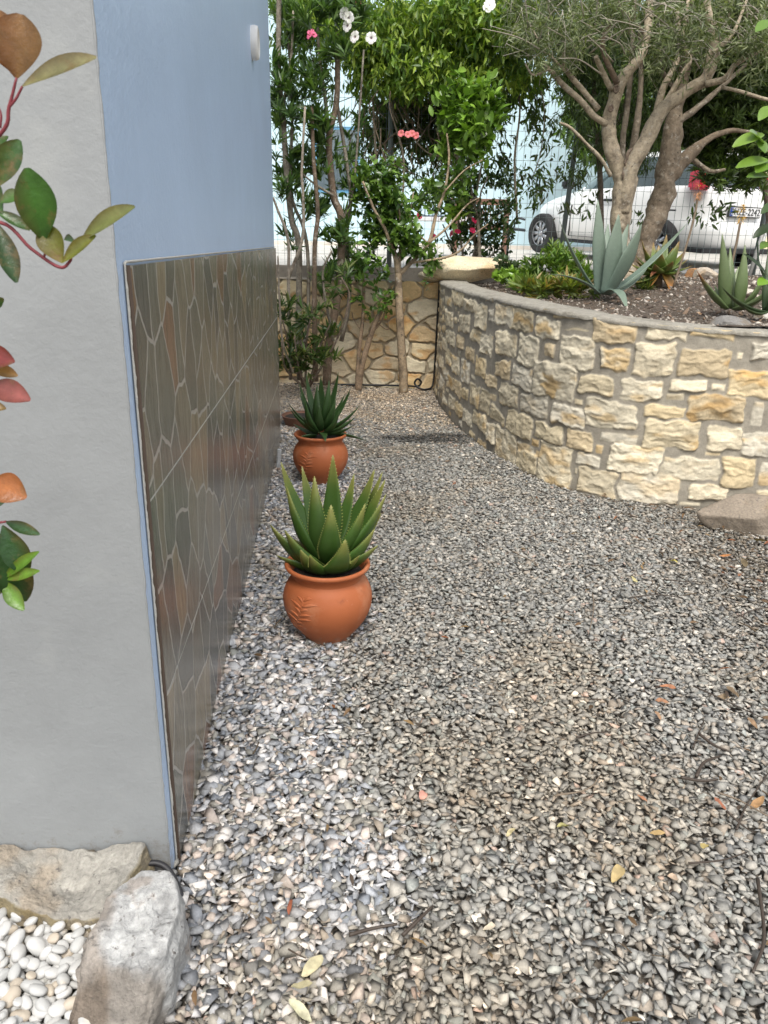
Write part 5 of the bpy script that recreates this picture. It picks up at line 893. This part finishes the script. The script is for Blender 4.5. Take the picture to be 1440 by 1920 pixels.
# --- olive trees
OB = (.37, .305, .215); SOIL = 1.2
a0 = at(1176, 520, 7.9); e = tag(empty('olive_tree', (a0[0], a0[1], 1.15)), 'pale barked olive tree with trunk forking into two main limbs behind the agave', 'olive tree'); mb = MB()
ZB = [(1176, 535), (1172, 500), (1165, 450), (1163, 410), (1168, 370), (1174, 335), (1178, 300)]
for pts, Y, r, c in ((ZB, (7.9, 7.9), (25, 19, 19, 21, 23, 22, 8), OB), ([(1170, 400), (1166, 350), (1156, 310), (1148, 283), (1141, 233), (1152, 187), (1160, 160), (1173, 140), (1200, 107), (1213, 67), (1218, 10), (1225, -50)], (7.9, 8.0), (12, 15, 15, 14, 12, 10, 7, 6), OB),
    ([(1157, 157), (1130, 90), (1147, 33), (1160, 0)], (7.9, 7.8), (6.5, 3), BK_B), ([(1146, 168), (1125, 125), (1117, 106)], (7.9, 7.8), (5.5, 5), OB),
    ([(1137, 232), (1113, 217), (1087, 187), (1056, 160), (1030, 130), (1005, 110)], (7.9, 7.7), (7, 6, 3), OB), ([(1122, 205), (1093, 170), (1062, 133), (1057, 110), (1062, 80)], (7.85, 7.7), (6, 3.5), OB),
    ([(1145, 330), (1128, 300), (1103, 273), (1070, 240), (1050, 230)], (7.8, 7.6), (4.5, 2.2), OB),
    ([(1170, 400), (1176, 355), (1186, 310), (1213, 260), (1237, 213), (1267, 187), (1300, 163), (1323, 147), (1337, 105), (1340, 70), (1327, 20), (1320, -30)], (7.85, 7.7), (12, 16, 16, 13, 11, 12, 9, 7), OB),
    ([(1322, 158), (1360, 147), (1380, 120), (1427, 93), (1470, 70)], (7.7, 7.5), (7, 5, 3), OB), ([(1231, 212), (1243, 167), (1262, 130), (1275, 90), (1270, 20)], (7.85, 7.9), (8, 4), OB), ([(1240, 205), (1277, 143), (1293, 113), (1282, 80), (1290, 0)], (7.85, 7.8), (6, 3), OB),
    ([(1166, 320), (1168, 260), (1175, 210), (1181, 150), (1186, 70), (1190, 0)], (8.1, 8.2), (7, 4), (.2, .165, .12)), ([(1180, 330), (1190, 260), (1198, 200), (1202, 140), (1200, 60)], (8.2, 8.3), (8, 4.5), (.22, .18, .13)),
    ([(1353, 163), (1393, 173), (1440, 187), (1480, 190)], (7.7, 7.6), (4, 2.5), OB), ([(1213, 67), (1180, 30), (1150, -20)], 8, (4, 2), BK_B), ([(1337, 100), (1375, 60), (1400, 0)], 7.7, (5, 2.5), OB), ([(1060, 133), (1020, 90), (990, 40)], 7.7, (2.5, 1), OB), ([(1030, 130), (1000, 140), (985, 120)], 7.7, (2.5, 1.5), OB)): limb(mb, pts, Y, [q*.87 for q in r], c, n=14 if max(r) > 8 else 9, sub=7, noise=.5)
tr = mb.build('trunk', m_bark, e, usecol=True)
mb = MB()
for (x, y, r_) in ((1184, 292, 9), (1178, 326, 10), (1146, 203, 4.5), (1156, 167, 5), (1176, 304, 5), (1305, 155, 5)):
    p = at(x, y, 7.9-.10); V, F = lathe(cr([(.0, .004), (.45, .0), (.75, .16), (1., .10), (1.15, -.25)], 4)*np.array([r_*.0052, .03]), 18); V = np.stack([V[:, 0], -V[:, 2], V[:, 1]*1.25], 1); V += (fbm(V*60, 1, 3, int(x))-.5)[:, None]*.012; mb.add(V+p, F, (.17, .125, .09))
mb.build('knot', m_bark, e, usecol=True)
OLV = [(.19, .22, .11), (.12, .15, .065), (.25, .28, .15), (.08, .11, .04)]
cl = [(1010, 52, 8.3, 55, 60, 40), (1070, 22, 8.3, 60, 50, 47), (1140, 2, 8.4, 50, 40, 27), (1230, 22, 8.3, 60, 50, 44), (1290, 52, 8.2, 60, 50, 51), (1370, 32, 8.2, 70, 55, 57), (1420, 82, 8.2, 40, 50, 27), (1240, 92, 8.2, 50, 40, 23), (1050, 92, 8.3, 40, 40, 17), (985, 22, 8.3, 30, 40, 13), (1400, 12, 8.2, 50, 30, 20), (1330, 112, 8.2, 40, 30, 8), (1080, -48, 8.3, 120, 50, 34), (1300, -58, 8.2, 140, 60, 51)]
cl += [(1010, 70, 7.5, 50, 50, 23), (1290, 60, 7.4, 60, 50, 31), (1380, 50, 7.3, 70, 60, 40), (1080, 60, 7.5, 60, 50, 27), (1200, 50, 7.6, 60, 50, 23), (1420, 110, 7.3, 40, 40, 16), (1150, 10, 7.6, 60, 30, 20), (1250, 120, 7.5, 50, 30, 8)]
P = pb(cl); A = nrm(rng.normal(size=P.shape)+np.array([0, 0, -.15])); mb = MB()
for _ in range(46):
    x, y = rng.uniform(975, 1440), rng.uniform(-20, 110); a = rng.uniform(-2.6, -.5); l = rng.uniform(40, 130); limb(mb, [(x, y+30), (x+math.cos(a)*l*.5+rng.normal()*8, y+30+math.sin(a)*l*.5), (x+math.cos(a)*l+rng.normal()*14, y+30+math.sin(a)*l+rng.uniform(0, 30))], (7.6, 7.3), (1.5, .6), (.36, .32, .25), n=5, sub=4, noise=0)
twigs(mb, P[::2], A[::2], .30+.25*rng.random(len(P[::2])), .0032, (.34, .31, .25)); mb.build('twigs', m_stem, e, usecol=True)
L = []
for i, t in enumerate(np.linspace(-.5, .5, 11)):
    for sg in (-1, 1):
        sd_ = nrm(np.cross(A, rng.normal(size=P.shape))); L.append(place(T_NARROW, P+A*t*.3+sd_*.01+rng.normal(size=P.shape)*.012, nrm(A*.7+sd_*sg), sd_+np.array([0, 0, .6]), .065+.035*rng.random(len(P)), pal(len(P), OLV, .2)))
V, F, Cc = merge(L); obj('foliage', V, F, m_leaf, e, Cc)
a0 = at(1196, 524, 8.15); e = tag(empty('olive_tree', (a0[0], a0[1], 1.15)), 'rough knobby olive trunk leaning to the right just behind the forked pale one', 'olive tree'); mb = MB()
for pts, Y, r, c in (([(1194, 535), (1198, 500), (1210, 455), (1228, 410), (1243, 365), (1250, 325), (1256, 270), (1263, 225), (1275, 180), (1285, 120), (1290, 40), (1300, -30)], (8.15, 8.3), (24, 21, 22, 24, 20, 17, 13, 10, 8), (.23, .18, .125)), ([(1246, 345), (1270, 315), (1297, 287), (1325, 262), (1370, 245), (1420, 250)], (8.2, 8.4), (20, 14, 6, 3), (.18, .135, .09)), ([(1262, 235), (1313, 198), (1350, 165), (1400, 120)], (8.2, 8.3), (7, 3), (.22, .18, .13)), ([(1290, 292), (1330, 320), (1360, 318)], 8.3, (5, 2.5), (.2, .16, .11)), ([(1275, 180), (1240, 130), (1225, 60)], 8.3, (5, 3), (.2, .16, .12))): limb(mb, pts, Y, [q*.88 for q in r], c, n=14, sub=8, noise=.85)
mb.build('trunk', m_bark, e, usecol=True)
P = pb([(1330, 220, 8.7, 60, 40, 60), (1300, 10, 8.7, 70, 50, 40), (1400, 160, 8.7, 50, 60, 60), (1370, 260, 8.7, 50, 30, 50), (1200, 30, 8.7, 60, 50, 24)])
foliage('foliage', e, P, T_NARROW, 14, .065, [(.07, .09, .035), (.05, .07, .025), (.1, .12, .06)], 'pair')
# --- dark leafy trees between fence and road, and beyond
DT = [(.045, .075, .02), (.065, .105, .025), (.10, .15, .035), (.03, .05, .014)]
def back_tree(lb, x, Y, zb, stems, blobs, tpl, n, size, cols, kind):
    p = at(x, 400, Y); e = tag(empty('tree', (p[0], Y, zb)), lb, 'tree'); mb = MB()
    for pts, r in stems: limb(mb, pts, Y, r, (.15, .12, .09))
    mb.build('trunk', m_bark, e, usecol=True); foliage('foliage', e, pb(blobs), tpl, n, size, cols, kind); return e
back_tree('dark narrow leaved tree behind the olive limbs, left part of the dark canopy', 1120, 9.05, 1.15, [([(1128, 500), (1125, 330), (1115, 200), (1110, 60)], (6, 3)), ([(1122, 300), (1170, 200), (1190, 60)], (4, 2)), ([(1118, 250), (1080, 180), (1060, 80)], (3, 2))],
    [(1085, 200, 8.8, 40, 70, 86), (1120, 130, 9.0, 70, 80, 183), (1200, 120, 9.1, 70, 90, 214), (1140, 240, 9.0, 46, 60, 86), (1200, 250, 9.0, 50, 60, 122), (1060, 100, 9.0, 50, 70, 91), (1110, 30, 9.1, 90, 60, 153), (1210, 40, 9.1, 70, 60, 102), (1195, 300, 8.8, 30, 22, 25), (1085, 330, 8.7, 30, 22, 12)], T_NARROW, 12, .085, DT, 'droop')
back_tree('dark bushy tree hanging over the rear window of the white car', 1400, 9.0, 1.15, [([(1450, 520), (1440, 380), (1410, 250), (1390, 100)], (8, 4)), ([(1430, 320), (1370, 240), (1320, 180)], (4, 2)), ([(1440, 380), (1470, 250), (1480, 100)], (4, 2))],
    [(1300, 120, 9.0, 70, 80, 371), (1380, 120, 9.0, 70, 90, 427), (1430, 200, 8.8, 60, 80, 337), (1350, 230, 8.8, 70, 60, 382), (1300, 220, 9.0, 50, 50, 213), (1380, 290, 8.7, 60, 40, 213), (1325, 300, 8.8, 40, 26, 67), (1420, 330, 8.6, 36, 34, 101), (1350, 335, 8.6, 40, 22, 56), (1340, 30, 9.1, 110, 60, 382), (1440, 60, 9.0, 60, 70, 247), (1500, 150, 9.0, 60, 140, 337), (1285, 262, 9.0, 26, 20, 45)], T_LANCE, 12, .10, DT+[(.09, .14, .03)], 'whorl')
MT = [(.06, .11, .02), (.09, .15, .03), (.12, .19, .035), (.04, .08, .016)]
back_tree('mid green tree on the far side of the road behind the white car', 1180, 15, 1.4, [([(1200, 470), (1190, 300), (1180, 100)], (8, 4))], [(1110, 240, 15, 50, 50, 200), (1180, 180, 15, 90, 90, 480), (1130, 110, 15, 90, 90, 380), (1260, 200, 15, 80, 80, 340)], T_DROOP, 10, .16, MT, 'droop')
back_tree('mid green tree beyond the road at the right edge behind the car roof', 1400, 16, 1.4, [([(1400, 470), (1400, 300), (1390, 100)], (8, 4))], [(1330, 180, 16, 80, 90, 380), (1420, 160, 16, 90, 110, 520), (1380, 80, 16, 110, 80, 380), (1500, 200, 16, 80, 120, 300)], T_DROOP, 10, .16, MT, 'droop')
# --- ground cover and low plants on the bed
def clump(name, lb, cat, blobs, tpl, n, size, cols, kind, m=None, base=None, kind_tag=None, **kw):
    P = pb(blobs); o = foliage(name, None, P, tpl, n, size, cols, kind, m, **kw); return tag(o, lb, cat, kind=kind_tag)
clump('shrub', 'low leafy bright green shrub spreading behind the coping left of the agave', 'shrub', [(1030, 500, 7.7, 46, 36, 100), (1075, 510, 7.5, 34, 30, 70), (985, 515, 7.7, 34, 26, 60), (1045, 480, 7.8, 26, 18, 40), (1095, 525, 7.3, 18, 18, 30), (1000, 540, 7.2, 50, 14, 60)], T_LANCE, 12, .075, [(.10, .19, .025), (.15, .25, .035), (.06, .12, .02), (.20, .28, .05)], 'whorl')
clump('succulent', 'bright lime green succulent clump by the right end of the flat boulder', 'succulent', [(948, 522, 7.6, 20, 13, 40), (975, 528, 7.5, 14, 10, 24)], T_OVAL, 9, .055, [(.20, .33, .04), (.15, .27, .03), (.25, .38, .06)], 'whorl', m_gloss)
clump('small_shrub', 'small grey green shrub rising behind the lime succulent', 'shrub', [(942, 500, 8.0, 16, 16, 30), (965, 505, 8.0, 20, 10, 24)], T_OVAL, 8, .05, [(.09, .13, .06), (.06, .1, .04)], 'whorl')
clump('succulent', 'yellow green spiky succulents along the inside of the coping left of the agave', 'succulent', [(985, 545, 6.9, 26, 7, 24), (1030, 548, 6.7, 24, 7, 22), (1060, 545, 6.6, 16, 10, 16), (1090, 545, 6.6, 14, 12, 12)], T_LANCE, 12, .11, [(.18, .24, .05), (.24, .27, .06), (.12, .17, .04), (.28, .2, .06)], 'whorl', spread=.7)
clump('succulent', 'dark little succulent rosette between agave and orange tipped aloe', 'succulent', [(1205, 548, 6.9, 12, 8, 16)], T_LANCE, 10, .09, [(.10, .14, .04), (.18, .22, .05), (.07, .1, .03)], 'whorl')
# right edge: twigs of a sapling with broad leaves
e = tag(empty('sapling', (2.52, 4.95, 1.03)), 'sapling with broad bright leaves reaching in from the right edge of the photo', 'sapling'); mb = MB()
limb(mb, [(1470, 600), (1460, 520), (1448, 440), (1450, 300), (1455, 200)], 4.95, (5, 2.5), (.22, .2, .1)); limb(mb, [(1452, 300), (1430, 275), (1395, 262)], 4.9, (2, 1), (.16, .2, .05)); limb(mb, [(1450, 340), (1425, 315)], 4.9, (1.8, 1), (.16, .2, .05)); limb(mb, [(1450, 450), (1430, 420)], 4.9, (1.5, 1), (.16, .2, .05)); limb(mb, [(1456, 560), (1425, 500), (1420, 450)], 4.9, (2.5, 1.5), (.12, .17, .12)); mb.build('stems', m_bark, e, usecol=True)
L = []
for (bx, by, tx_, ty, w, c) in ((1432, 252, 1378, 266, .4, (.16, .26, .03)), (1420, 262, 1437, 282, .6, (.09, .17, .02)), (1440, 300, 1385, 305, .4, (.14, .24, .03)), (1440, 306, 1420, 318, .7, (.11, .2, .02)), (1430, 270, 1412, 240, .55, (.2, .3, .1)), (1445, 200, 1425, 220, .5, (.14, .24, .03)), (1440, 330, 1405, 325, .4, (.1, .18, .03)), (1446, 40, 1420, 52, .5, (.12, .22, .03)), (1440, 455, 1428, 462, .5, (.1, .18, .03)), (1450, 420, 1415, 440, .35, (.03, .05, .02)), (1440, 520, 1405, 470, .2, (.03, .05, .02)), (1440, 525, 1424, 530, .6, (.16, .3, .03)), (1455, 380, 1430, 395, .4, (.05, .09, .03)), (1460, 250, 1490, 230, .4, (.12, .22, .03)), (1460, 300, 1500, 320, .4, (.12, .22, .03)), (1455, 210, 1480, 160, .4, (.12, .22, .03))):
    a, b = at(bx, by, 4.9), at(tx_, ty, 4.82); L.append(place(leaf_tpl(w, 8, .3, .15, 'oval'), a[None], (b-a)[None], np.array([[0, -.6, .8]]), [np.linalg.norm(b-a)], np.array([c])))
V, F, Cc = merge(L); obj('foliage', V, F, m_gloss, e, Cc)
# --- photinia reaching in from the left, close to the camera
e = tag(empty('photinia', (-.86, .93, 0)), 'photinia shoots with red stems and glossy green and bronze leaves reaching in from the left', 'photinia'); YP = .90
RD = (.17, .022, .03); mb = MB()
def ph(x, y, d=0): return at(x, y, YP+d)
for pts, r in (([ph(-420, 1300), ph(-380, 900), ph(-300, 600), ph(-120, 350), ph(0, 252), ph(17, 201), ph(31, 146)], (.012, .011, .009, .005, .0028, .0024, .0016)), ([ph(17, 201), ph(30, 185), ph(42, 162)], (.002, .0016)), ([ph(-300, 600), ph(-100, 440), ph(0, 417), ph(58, 466), ph(111, 501), ph(131, 490), ph(134, 478)], (.007, .004, .0026, .0024, .0024, .002, .0016)), ([ph(82, 484), ph(85, 470), ph(80, 452)], (.0018, .0014)), ([ph(0, 240), ph(2, 215), ph(-6, 195)], (.0018, .0014)),
    ([ph(-380, 900), ph(-200, 780), ph(-60, 720), ph(-5, 700)], (.006, .004, .003, .0018)), ([ph(-390, 1000), ph(-200, 950), ph(-30, 920)], (.006, .003, .002)), ([ph(-400, 1150), ph(-200, 1090), ph(-40, 1090), ph(10, 1086)], (.006, .004, .003, .002)), ([ph(-200, 1000), ph(-40, 985), ph(12, 978)], (.003, .0018))): P = cr(np.array(pts), 6); mb.tube(P, np.interp(np.linspace(0, 1, len(P)), np.linspace(0, 1, len(r)), r)*.8, 8, RD)
b0 = at(-420, 1300, YP); mb.tube(cr([(-.86, .93, -.02), (-.87, .93, .3), tuple(b0)], 6), .013, 10, (.16, .08, .06)); mb.build('stems', m_stem, e, usecol=True)
G1 = (.035, .10, .018); G2 = (.16, .19, .055); BR = (.19, .08, .018); L = []
for (bx, by, tx_, ty, w, c, nx, nz, dd) in (
    (31, 147, 36, 24, 75, BR, .25, .2, .0), (29, 140, -30, 10, 60, (.30, .12, .04), .2, .2, .02), (41, 163, 168, 97, 33, (.24, .22, .11), -.3, .5, -.03), (-5, 350, 34, 262, 42, G1, .3, .3, .0), (-30, 320, 10, 250, 40, G1, -.4, .2, .02),
    (82, 452, 52, 317, 62, (.05, .14, .025), .5, .2, -.02), (152, 452, 240, 382, 33, (.20, .22, .075), -.4, .5, -.04), (117, 493, 80, 420, 44, (.17, .17, .03), .2, -.1, .0), (117, 493, 172, 440, 26, (.18, .19, .04), .1, .6, -.02), (120, 450, 143, 452, 20, G1, 0, .3, .02), (5, 400, -30, 340, 40, G1, .2, .3, .02),
    (-10, 395, 55, 428, 20, (.05, .13, .03), .0, .8, .0), (0, 380, 42, 365, 28, (.06, .14, .03), -.1, .7, .0), (-6, 418, 30, 526, 34, (.018, .06, .012), .5, .0, -.02), (-30, 440, -20, 540, 34, G1, .4, 0, .02), (-20, 560, 8, 570, 20, G1, .4, 0, .02),
    (-30, 665, 22, 676, 40, (.20, .03, .035), .0, .4, -.02), (-20, 690, 32, 703, 22, (.34, .18, .06), .0, .7, .0), (-20, 722, 50, 746, 42, (.26, .07, .07), .1, .6, -.03), (-30, 760, 10, 765, 18, (.35, .22, .08), 0, .7, 0), (-15, 900, 45, 931, 56, (.40, .13, .04), .3, .4, -.02), (-30, 945, 10, 938, 20, G1, .3, .3, 0),
    (10, 978, 70, 1000, 22, (.02, .07, .018), .0, .7, -.02), (5, 985, 50, 1075, 50, (.022, .075, .02), .3, .3, -.01), (0, 1000, 45, 1133, 66, (.02, .065, .02), .4, .2, .0), (8, 1084, 62, 1036, 22, (.13, .27, .03), .0, .6, -.03), (10, 1086, 64, 1070, 22, (.16, .30, .035), .0, .6, -.035), (7, 1090, 41, 1142, 32, (.14, .29, .03), .2, .5, -.03), (-10, 980, -30, 1060, 50, G1, .3, .2, .02), (-8, 1050, -20, 1120, 50, G1, .3, .2, .02),
    (-150, 420, -60, 330, 60, G1, .3, .3, .05), (-160, 430, -80, 500, 60, G1, .3, .3, .05), (-200, 780, -120, 700, 60, G1, .3, .3, .0), (-200, 790, -120, 860, 60, (.3, .08, .03), .3, .3, .0), (-150, 950, -60, 900, 60, G1, .3, .3, .05), (-150, 1090, -60, 1020, 60, G1, .3, .3, .0), (-150, 1095, -60, 1160, 60, G1, .3, .3, .05), (-220, 600, -120, 560, 60, G1, .3, .3, .05)):
    a, b = ph(bx, by), ph(tx_, ty, dd); ln = np.linalg.norm(b-a); wm = w*YP/1500; q = place(leaf_tpl(wm/ln*1.12, 12, .55, .10, 'obov'), a[None], (b-a)[None], np.array([[nx, -1., nz]]), [ln], np.array([c])); cc_ = q[2].copy(); cc_[1::3] *= 1.5; cc_[0::3] = cc_[0::3]*.8+np.array([.06, .01, .01]); cc_[2::3] = cc_[2::3]*.95; L.append((q[0], q[1], cc_))
V, F, Cc = merge(L); Cc = Cc*(.32+.55*fbm(V, 30, 4, 3)[:, None])+np.array([.006, .008, .0]); obj('leaves', V, F, mat('photinia_leaf', rough=.28, attr=True, trans=.28, noise=(50, .3), bump=[(40, .5, .003), (160, .4, .001)], mixcol=(28, .54, .7, (.16, .10, .04))), e, Cc)

# ------------------------------------------------------------ hose along the end wall, litter on the gravel
mb = MB(); mb.tube(cr([(-1.0, 8.37, .03), (-.3, 8.38, .03), (.2, 8.385, .03), (.33, 8.30, .04), (.37, 8.27, .09), (.33, 8.24, .13), (.30, 8.25, .08), (.36, 8.22, .03), (.44, 8.25, .02), (.50, 8.33, .06), (.515, 8.36, .3), (.522, 8.37, .7), (.53, 8.38, 1.14)], 10), .011, 8)
tag(mb.build('drip_hose', mat('hose_black', (.012, .012, .013), .5)), 'black irrigation hose along the foot of the end wall and up the corner joint', 'hose')
m_dead = mat('dead_leaf', rough=.65, attr=True, trans=.15, noise=(70, .3))
def zg(x, y): return float(path_z(np.array([x]), np.array([y]))[0])+.030
DL = [(1155, 1645, .075, .5, (.50, .36, .13), 'golden brown curled dead leaf lying alone in the foreground gravel'), (545, 1686, .05, .35, (.36, .09, .03), 'red brown narrow dead leaf on the gravel right of the boulder'), (582, 1808, .07, .5, (.55, .48, .26), 'pale yellow torn dead leaf on the gravel near the bottom edge'), (572, 1852, .06, .5, (.58, .50, .27), 'pale yellow broken leaf just below the torn one near the bottom edge'), (556, 1897, .075, .4, (.62, .58, .36), 'cream dead leaf at the bottom edge of the photo'), (1261, 1048, .06, .5, (.60, .50, .08), 'yellow upright leaf on the gravel before the curved wall'), (1364, 1038, .07, .35, (.55, .20, .03), 'yellow and red leaf on the gravel near the wall foot rock'), (1250, 1284, .07, .35, (.45, .16, .05), 'orange brown dead leaf in the middle right of the gravel'), (1238, 1312, .055, .5, (.42, .19, .08), 'dull orange dead leaf just below the orange brown one'), (1232, 1340, .05, .4, (.45, .25, .12), 'tan pink dead leaf lowest of the three on the right'), (1212, 1111, .05, .4, (.50, .32, .14), 'small tan leaf below the yellow upright leaf'), (1188, 1086, .06, .3, (.60, .52, .2), 'thin yellow curled leaf left of the yellow upright leaf'), (1320, 1592, .045, .6, (.60, .45, .12), 'small yellow leaf near the right edge of the foreground'), (1236, 1566, .05, .45, (.52, .33, .1), 'small ochre leaf above the golden brown leaf'), (1256, 1650, .045, .5, (.55, .38, .25), 'pinkish buff leaf right of the golden brown leaf'), (1060, 1550, .05, .5, (.50, .45, .14), 'crumpled yellow leaf in the centre right gravel'), (1200, 1500, .04, .5, (.5, .2, .08), 'small orange leaf beside a long twig'), (1345, 1512, .05, .4, (.36, .11, .04), 'red brown leaf under the twigs at the right edge'), (1424, 1500, .09, .35, (.50, .26, .08), 'curved orange bract among the twigs at the right edge'), (1410, 1345, .06, .4, (.35, .2, .09), 'brown leaf at the right edge above the twigs'), (1370, 1290, .07, .5, (.2, .13, .06), 'dark brown broad leaf at the right edge'), (1420, 1015, .10, .5, (.22, .15, .06), 'large dark brown leaf in front of the wall foot rock'), (1395, 1055, .08, .5, (.17, .12, .05), 'olive brown leaf below the wall foot rock'), (793, 1487, .04, .8, (.62, .26, .18), 'salmon coloured stone chip in the middle of the gravel'), (1355, 1300, .05, .5, (.3, .2, .1), 'brown leaf beside the dark brown broad leaf'), (1100, 1108, .03, .5, (.35, .22, .1), 'tiny brown leaf on the far middle gravel'), (960, 1560, .04, .4, (.55, .45, .2), 'small straw yellow leaf left of the crumpled one'), (915, 1740, .04, .5, (.6, .5, .35), 'tiny buff leaf in the centre foreground')]
for i, (x, y, s, w, c, lb) in enumerate(DL):
    p = gp(x, y, .03); a = rng.random()*6.3; d = np.array([math.cos(a), math.sin(a), rng.uniform(.0, .35)]); tp = leaf_tpl(w, 8, rng.uniform(.2, .6), rng.uniform(-.2, .35), 'oval'); V, F, Cc = place(tp, np.array([[p[0], p[1], zg(p[0], p[1])]])-nrm(d)*s*.5, d[None], np.array([[rng.normal()*.3, rng.normal()*.3, 1]]), [s*.78], np.array([c])); V += (fbm(V, 60, 3, i)-.5)[:, None]*np.array([0, 0, .02]); Cc = (Cc*.72+Cc.mean()*.18)*(.45+1.0*fbm(V, 90, 3, i)[:, None])
    tag(obj('fallen_leaf' if x != 793 else 'stone_chip', V, F, m_dead, None, Cc), lb, 'leaf' if x != 793 else 'stone')
TW = [([(755, 1750), (785, 1725), (812, 1697)], 'thick dark twig on the foreground gravel in the centre'), ([(655, 1748), (700, 1732), (745, 1728)], 'thin pale twig left of the thick dark twig'), ([(1244, 1092), (1285, 1093), (1322, 1095)], 'straight dark twig before the curved wall'), ([(1300, 1286), (1360, 1310), (1432, 1342)], 'long brown twig running to the right edge'), ([(1305, 1460), (1320, 1430), (1352, 1415)], 'thick bent twig at middle right'), ([(1275, 1468), (1315, 1468), (1345, 1466)], 'short straight twig left of the thick bent one'), ([(1380, 1560), (1400, 1510), (1440, 1450)], 'dark twig crossing upwards at the right edge'), ([(1310, 1375), (1340, 1395), (1368, 1408)], 'brown twig above the thick bent one'), ([(1040, 1495), (1100, 1485), (1125, 1462)], 'thin greenish twig in the centre right gravel'), ([(1345, 1490), (1385, 1500), (1440, 1530)], 'pale green stem with a dry flower at the right edge'), ([(1420, 1650), (1432, 1760), (1410, 1830)], 'long dark stick curving down the right edge'), ([(1360, 1530), (1390, 1550), (1412, 1566)], 'short dark twig below the pale green stem'), ([(1080, 1390), (1110, 1384), (1145, 1378)], 'thin dark twig at the centre of the gravel'), ([(1110, 1120), (1112, 1150), (1105, 1190)], 'thin vertical twig on the far gravel'), ([(960, 1035), (985, 1048), (1010, 1060)], 'thin twig left on the far gravel'), ([(1300, 1400), (1312, 1370), (1320, 1350)], 'pale upright twig among the brown ones'), ([(820, 1995), (850, 1960), (880, 1930)], 'twig at the very bottom edge'), ([(1180, 1130), (1230, 1122), (1280, 1128)], 'faint twig below the straight dark one'), ([(1380, 1160), (1410, 1145), (1440, 1140)], 'dark twig at the right edge in the debris'), ([(1290, 1625), (1350, 1620), (1400, 1600)], 'thin dark twig near the right edge of the foreground'), ([(1395, 1265), (1420, 1255), (1440, 1235)], 'short branch end at the right edge of the debris'), ([(1030, 1212), (1065, 1216), (1090, 1222)], 'small twig in the middle of the path')]
for i, (pts, lb) in enumerate(TW):
    P = []
    for x, y in pts: q = gp(x, y, .03); P.append((q[0], q[1], zg(q[0], q[1])+rng.uniform(.0, .010)))
    r_ = .0052 if 'thick' in lb or 'stick' in lb else .003; mb = MB(); mb.tube(cr(P, 5), np.linspace(r_, r_*.6, 11), 6, (.05, .036, .026) if 'dark' in lb or 'thick' in lb or 'brown' in lb else (.17, .13, .09), .6, i); tag(mb.build('twig', m_stem, usecol=True), lb, 'twig')

# small brown litter blown over the gravel, thicker towards the right
k = 9000; X, Y = rng.uniform(-.6, 2.8, k), rng.uniform(.7, 8.4, k); dn = .10+.9*sstep(1.0, 2.0, X+.5*(vnoise(np.stack([X, Y, 0*X], -1), 2., 8)-.5))*sstep(1.3, 2.4, Y)
q = path_mask(X, Y) & (rng.random(k) < dn*.55); X, Y = X[q], Y[q]; k = len(X); P = np.stack([X, Y, path_z(X, Y)+.033+.010*rng.random(k)], -1); a = rng.random(k)*6.3
D = np.c_[np.cos(a), np.sin(a), rng.normal(size=k)*.12]; h = k//2
L = [place(leaf_tpl(.34, 3, .4, .2), P[:h], D[:h], np.c_[rng.normal(size=(h, 2))*.3, np.ones(h)], .022+.03*rng.random(h), pal(h, [(.10, .06, .03), (.15, .09, .045), (.06, .04, .025), (.20, .13, .06), (.22, .08, .03)], .3))]
Vt, Ft = tube([(0, 0, 0), (.05, .5, .03), (0, 1, 0)], [.055, .05, .035], 4); Ft = np.array([f if len(f) == 4 else f+(f[2],) for f in Ft if len(f) == 4])
L.append(place((Vt, Ft), P[h:], D[h:], np.c_[rng.normal(size=(k-h, 2))*.1, np.ones(k-h)], .02+.06*rng.random(k-h)**2, pal(k-h, [(.06, .042, .028), (.11, .08, .05), (.04, .03, .02)], .3)))
V, F, Cc = merge(L); tag(obj('leaf_litter', V, F, m_dead, None, Cc), 'fine brown leaf and twig litter scattered over the gravel', 'litter', kind='stuff')
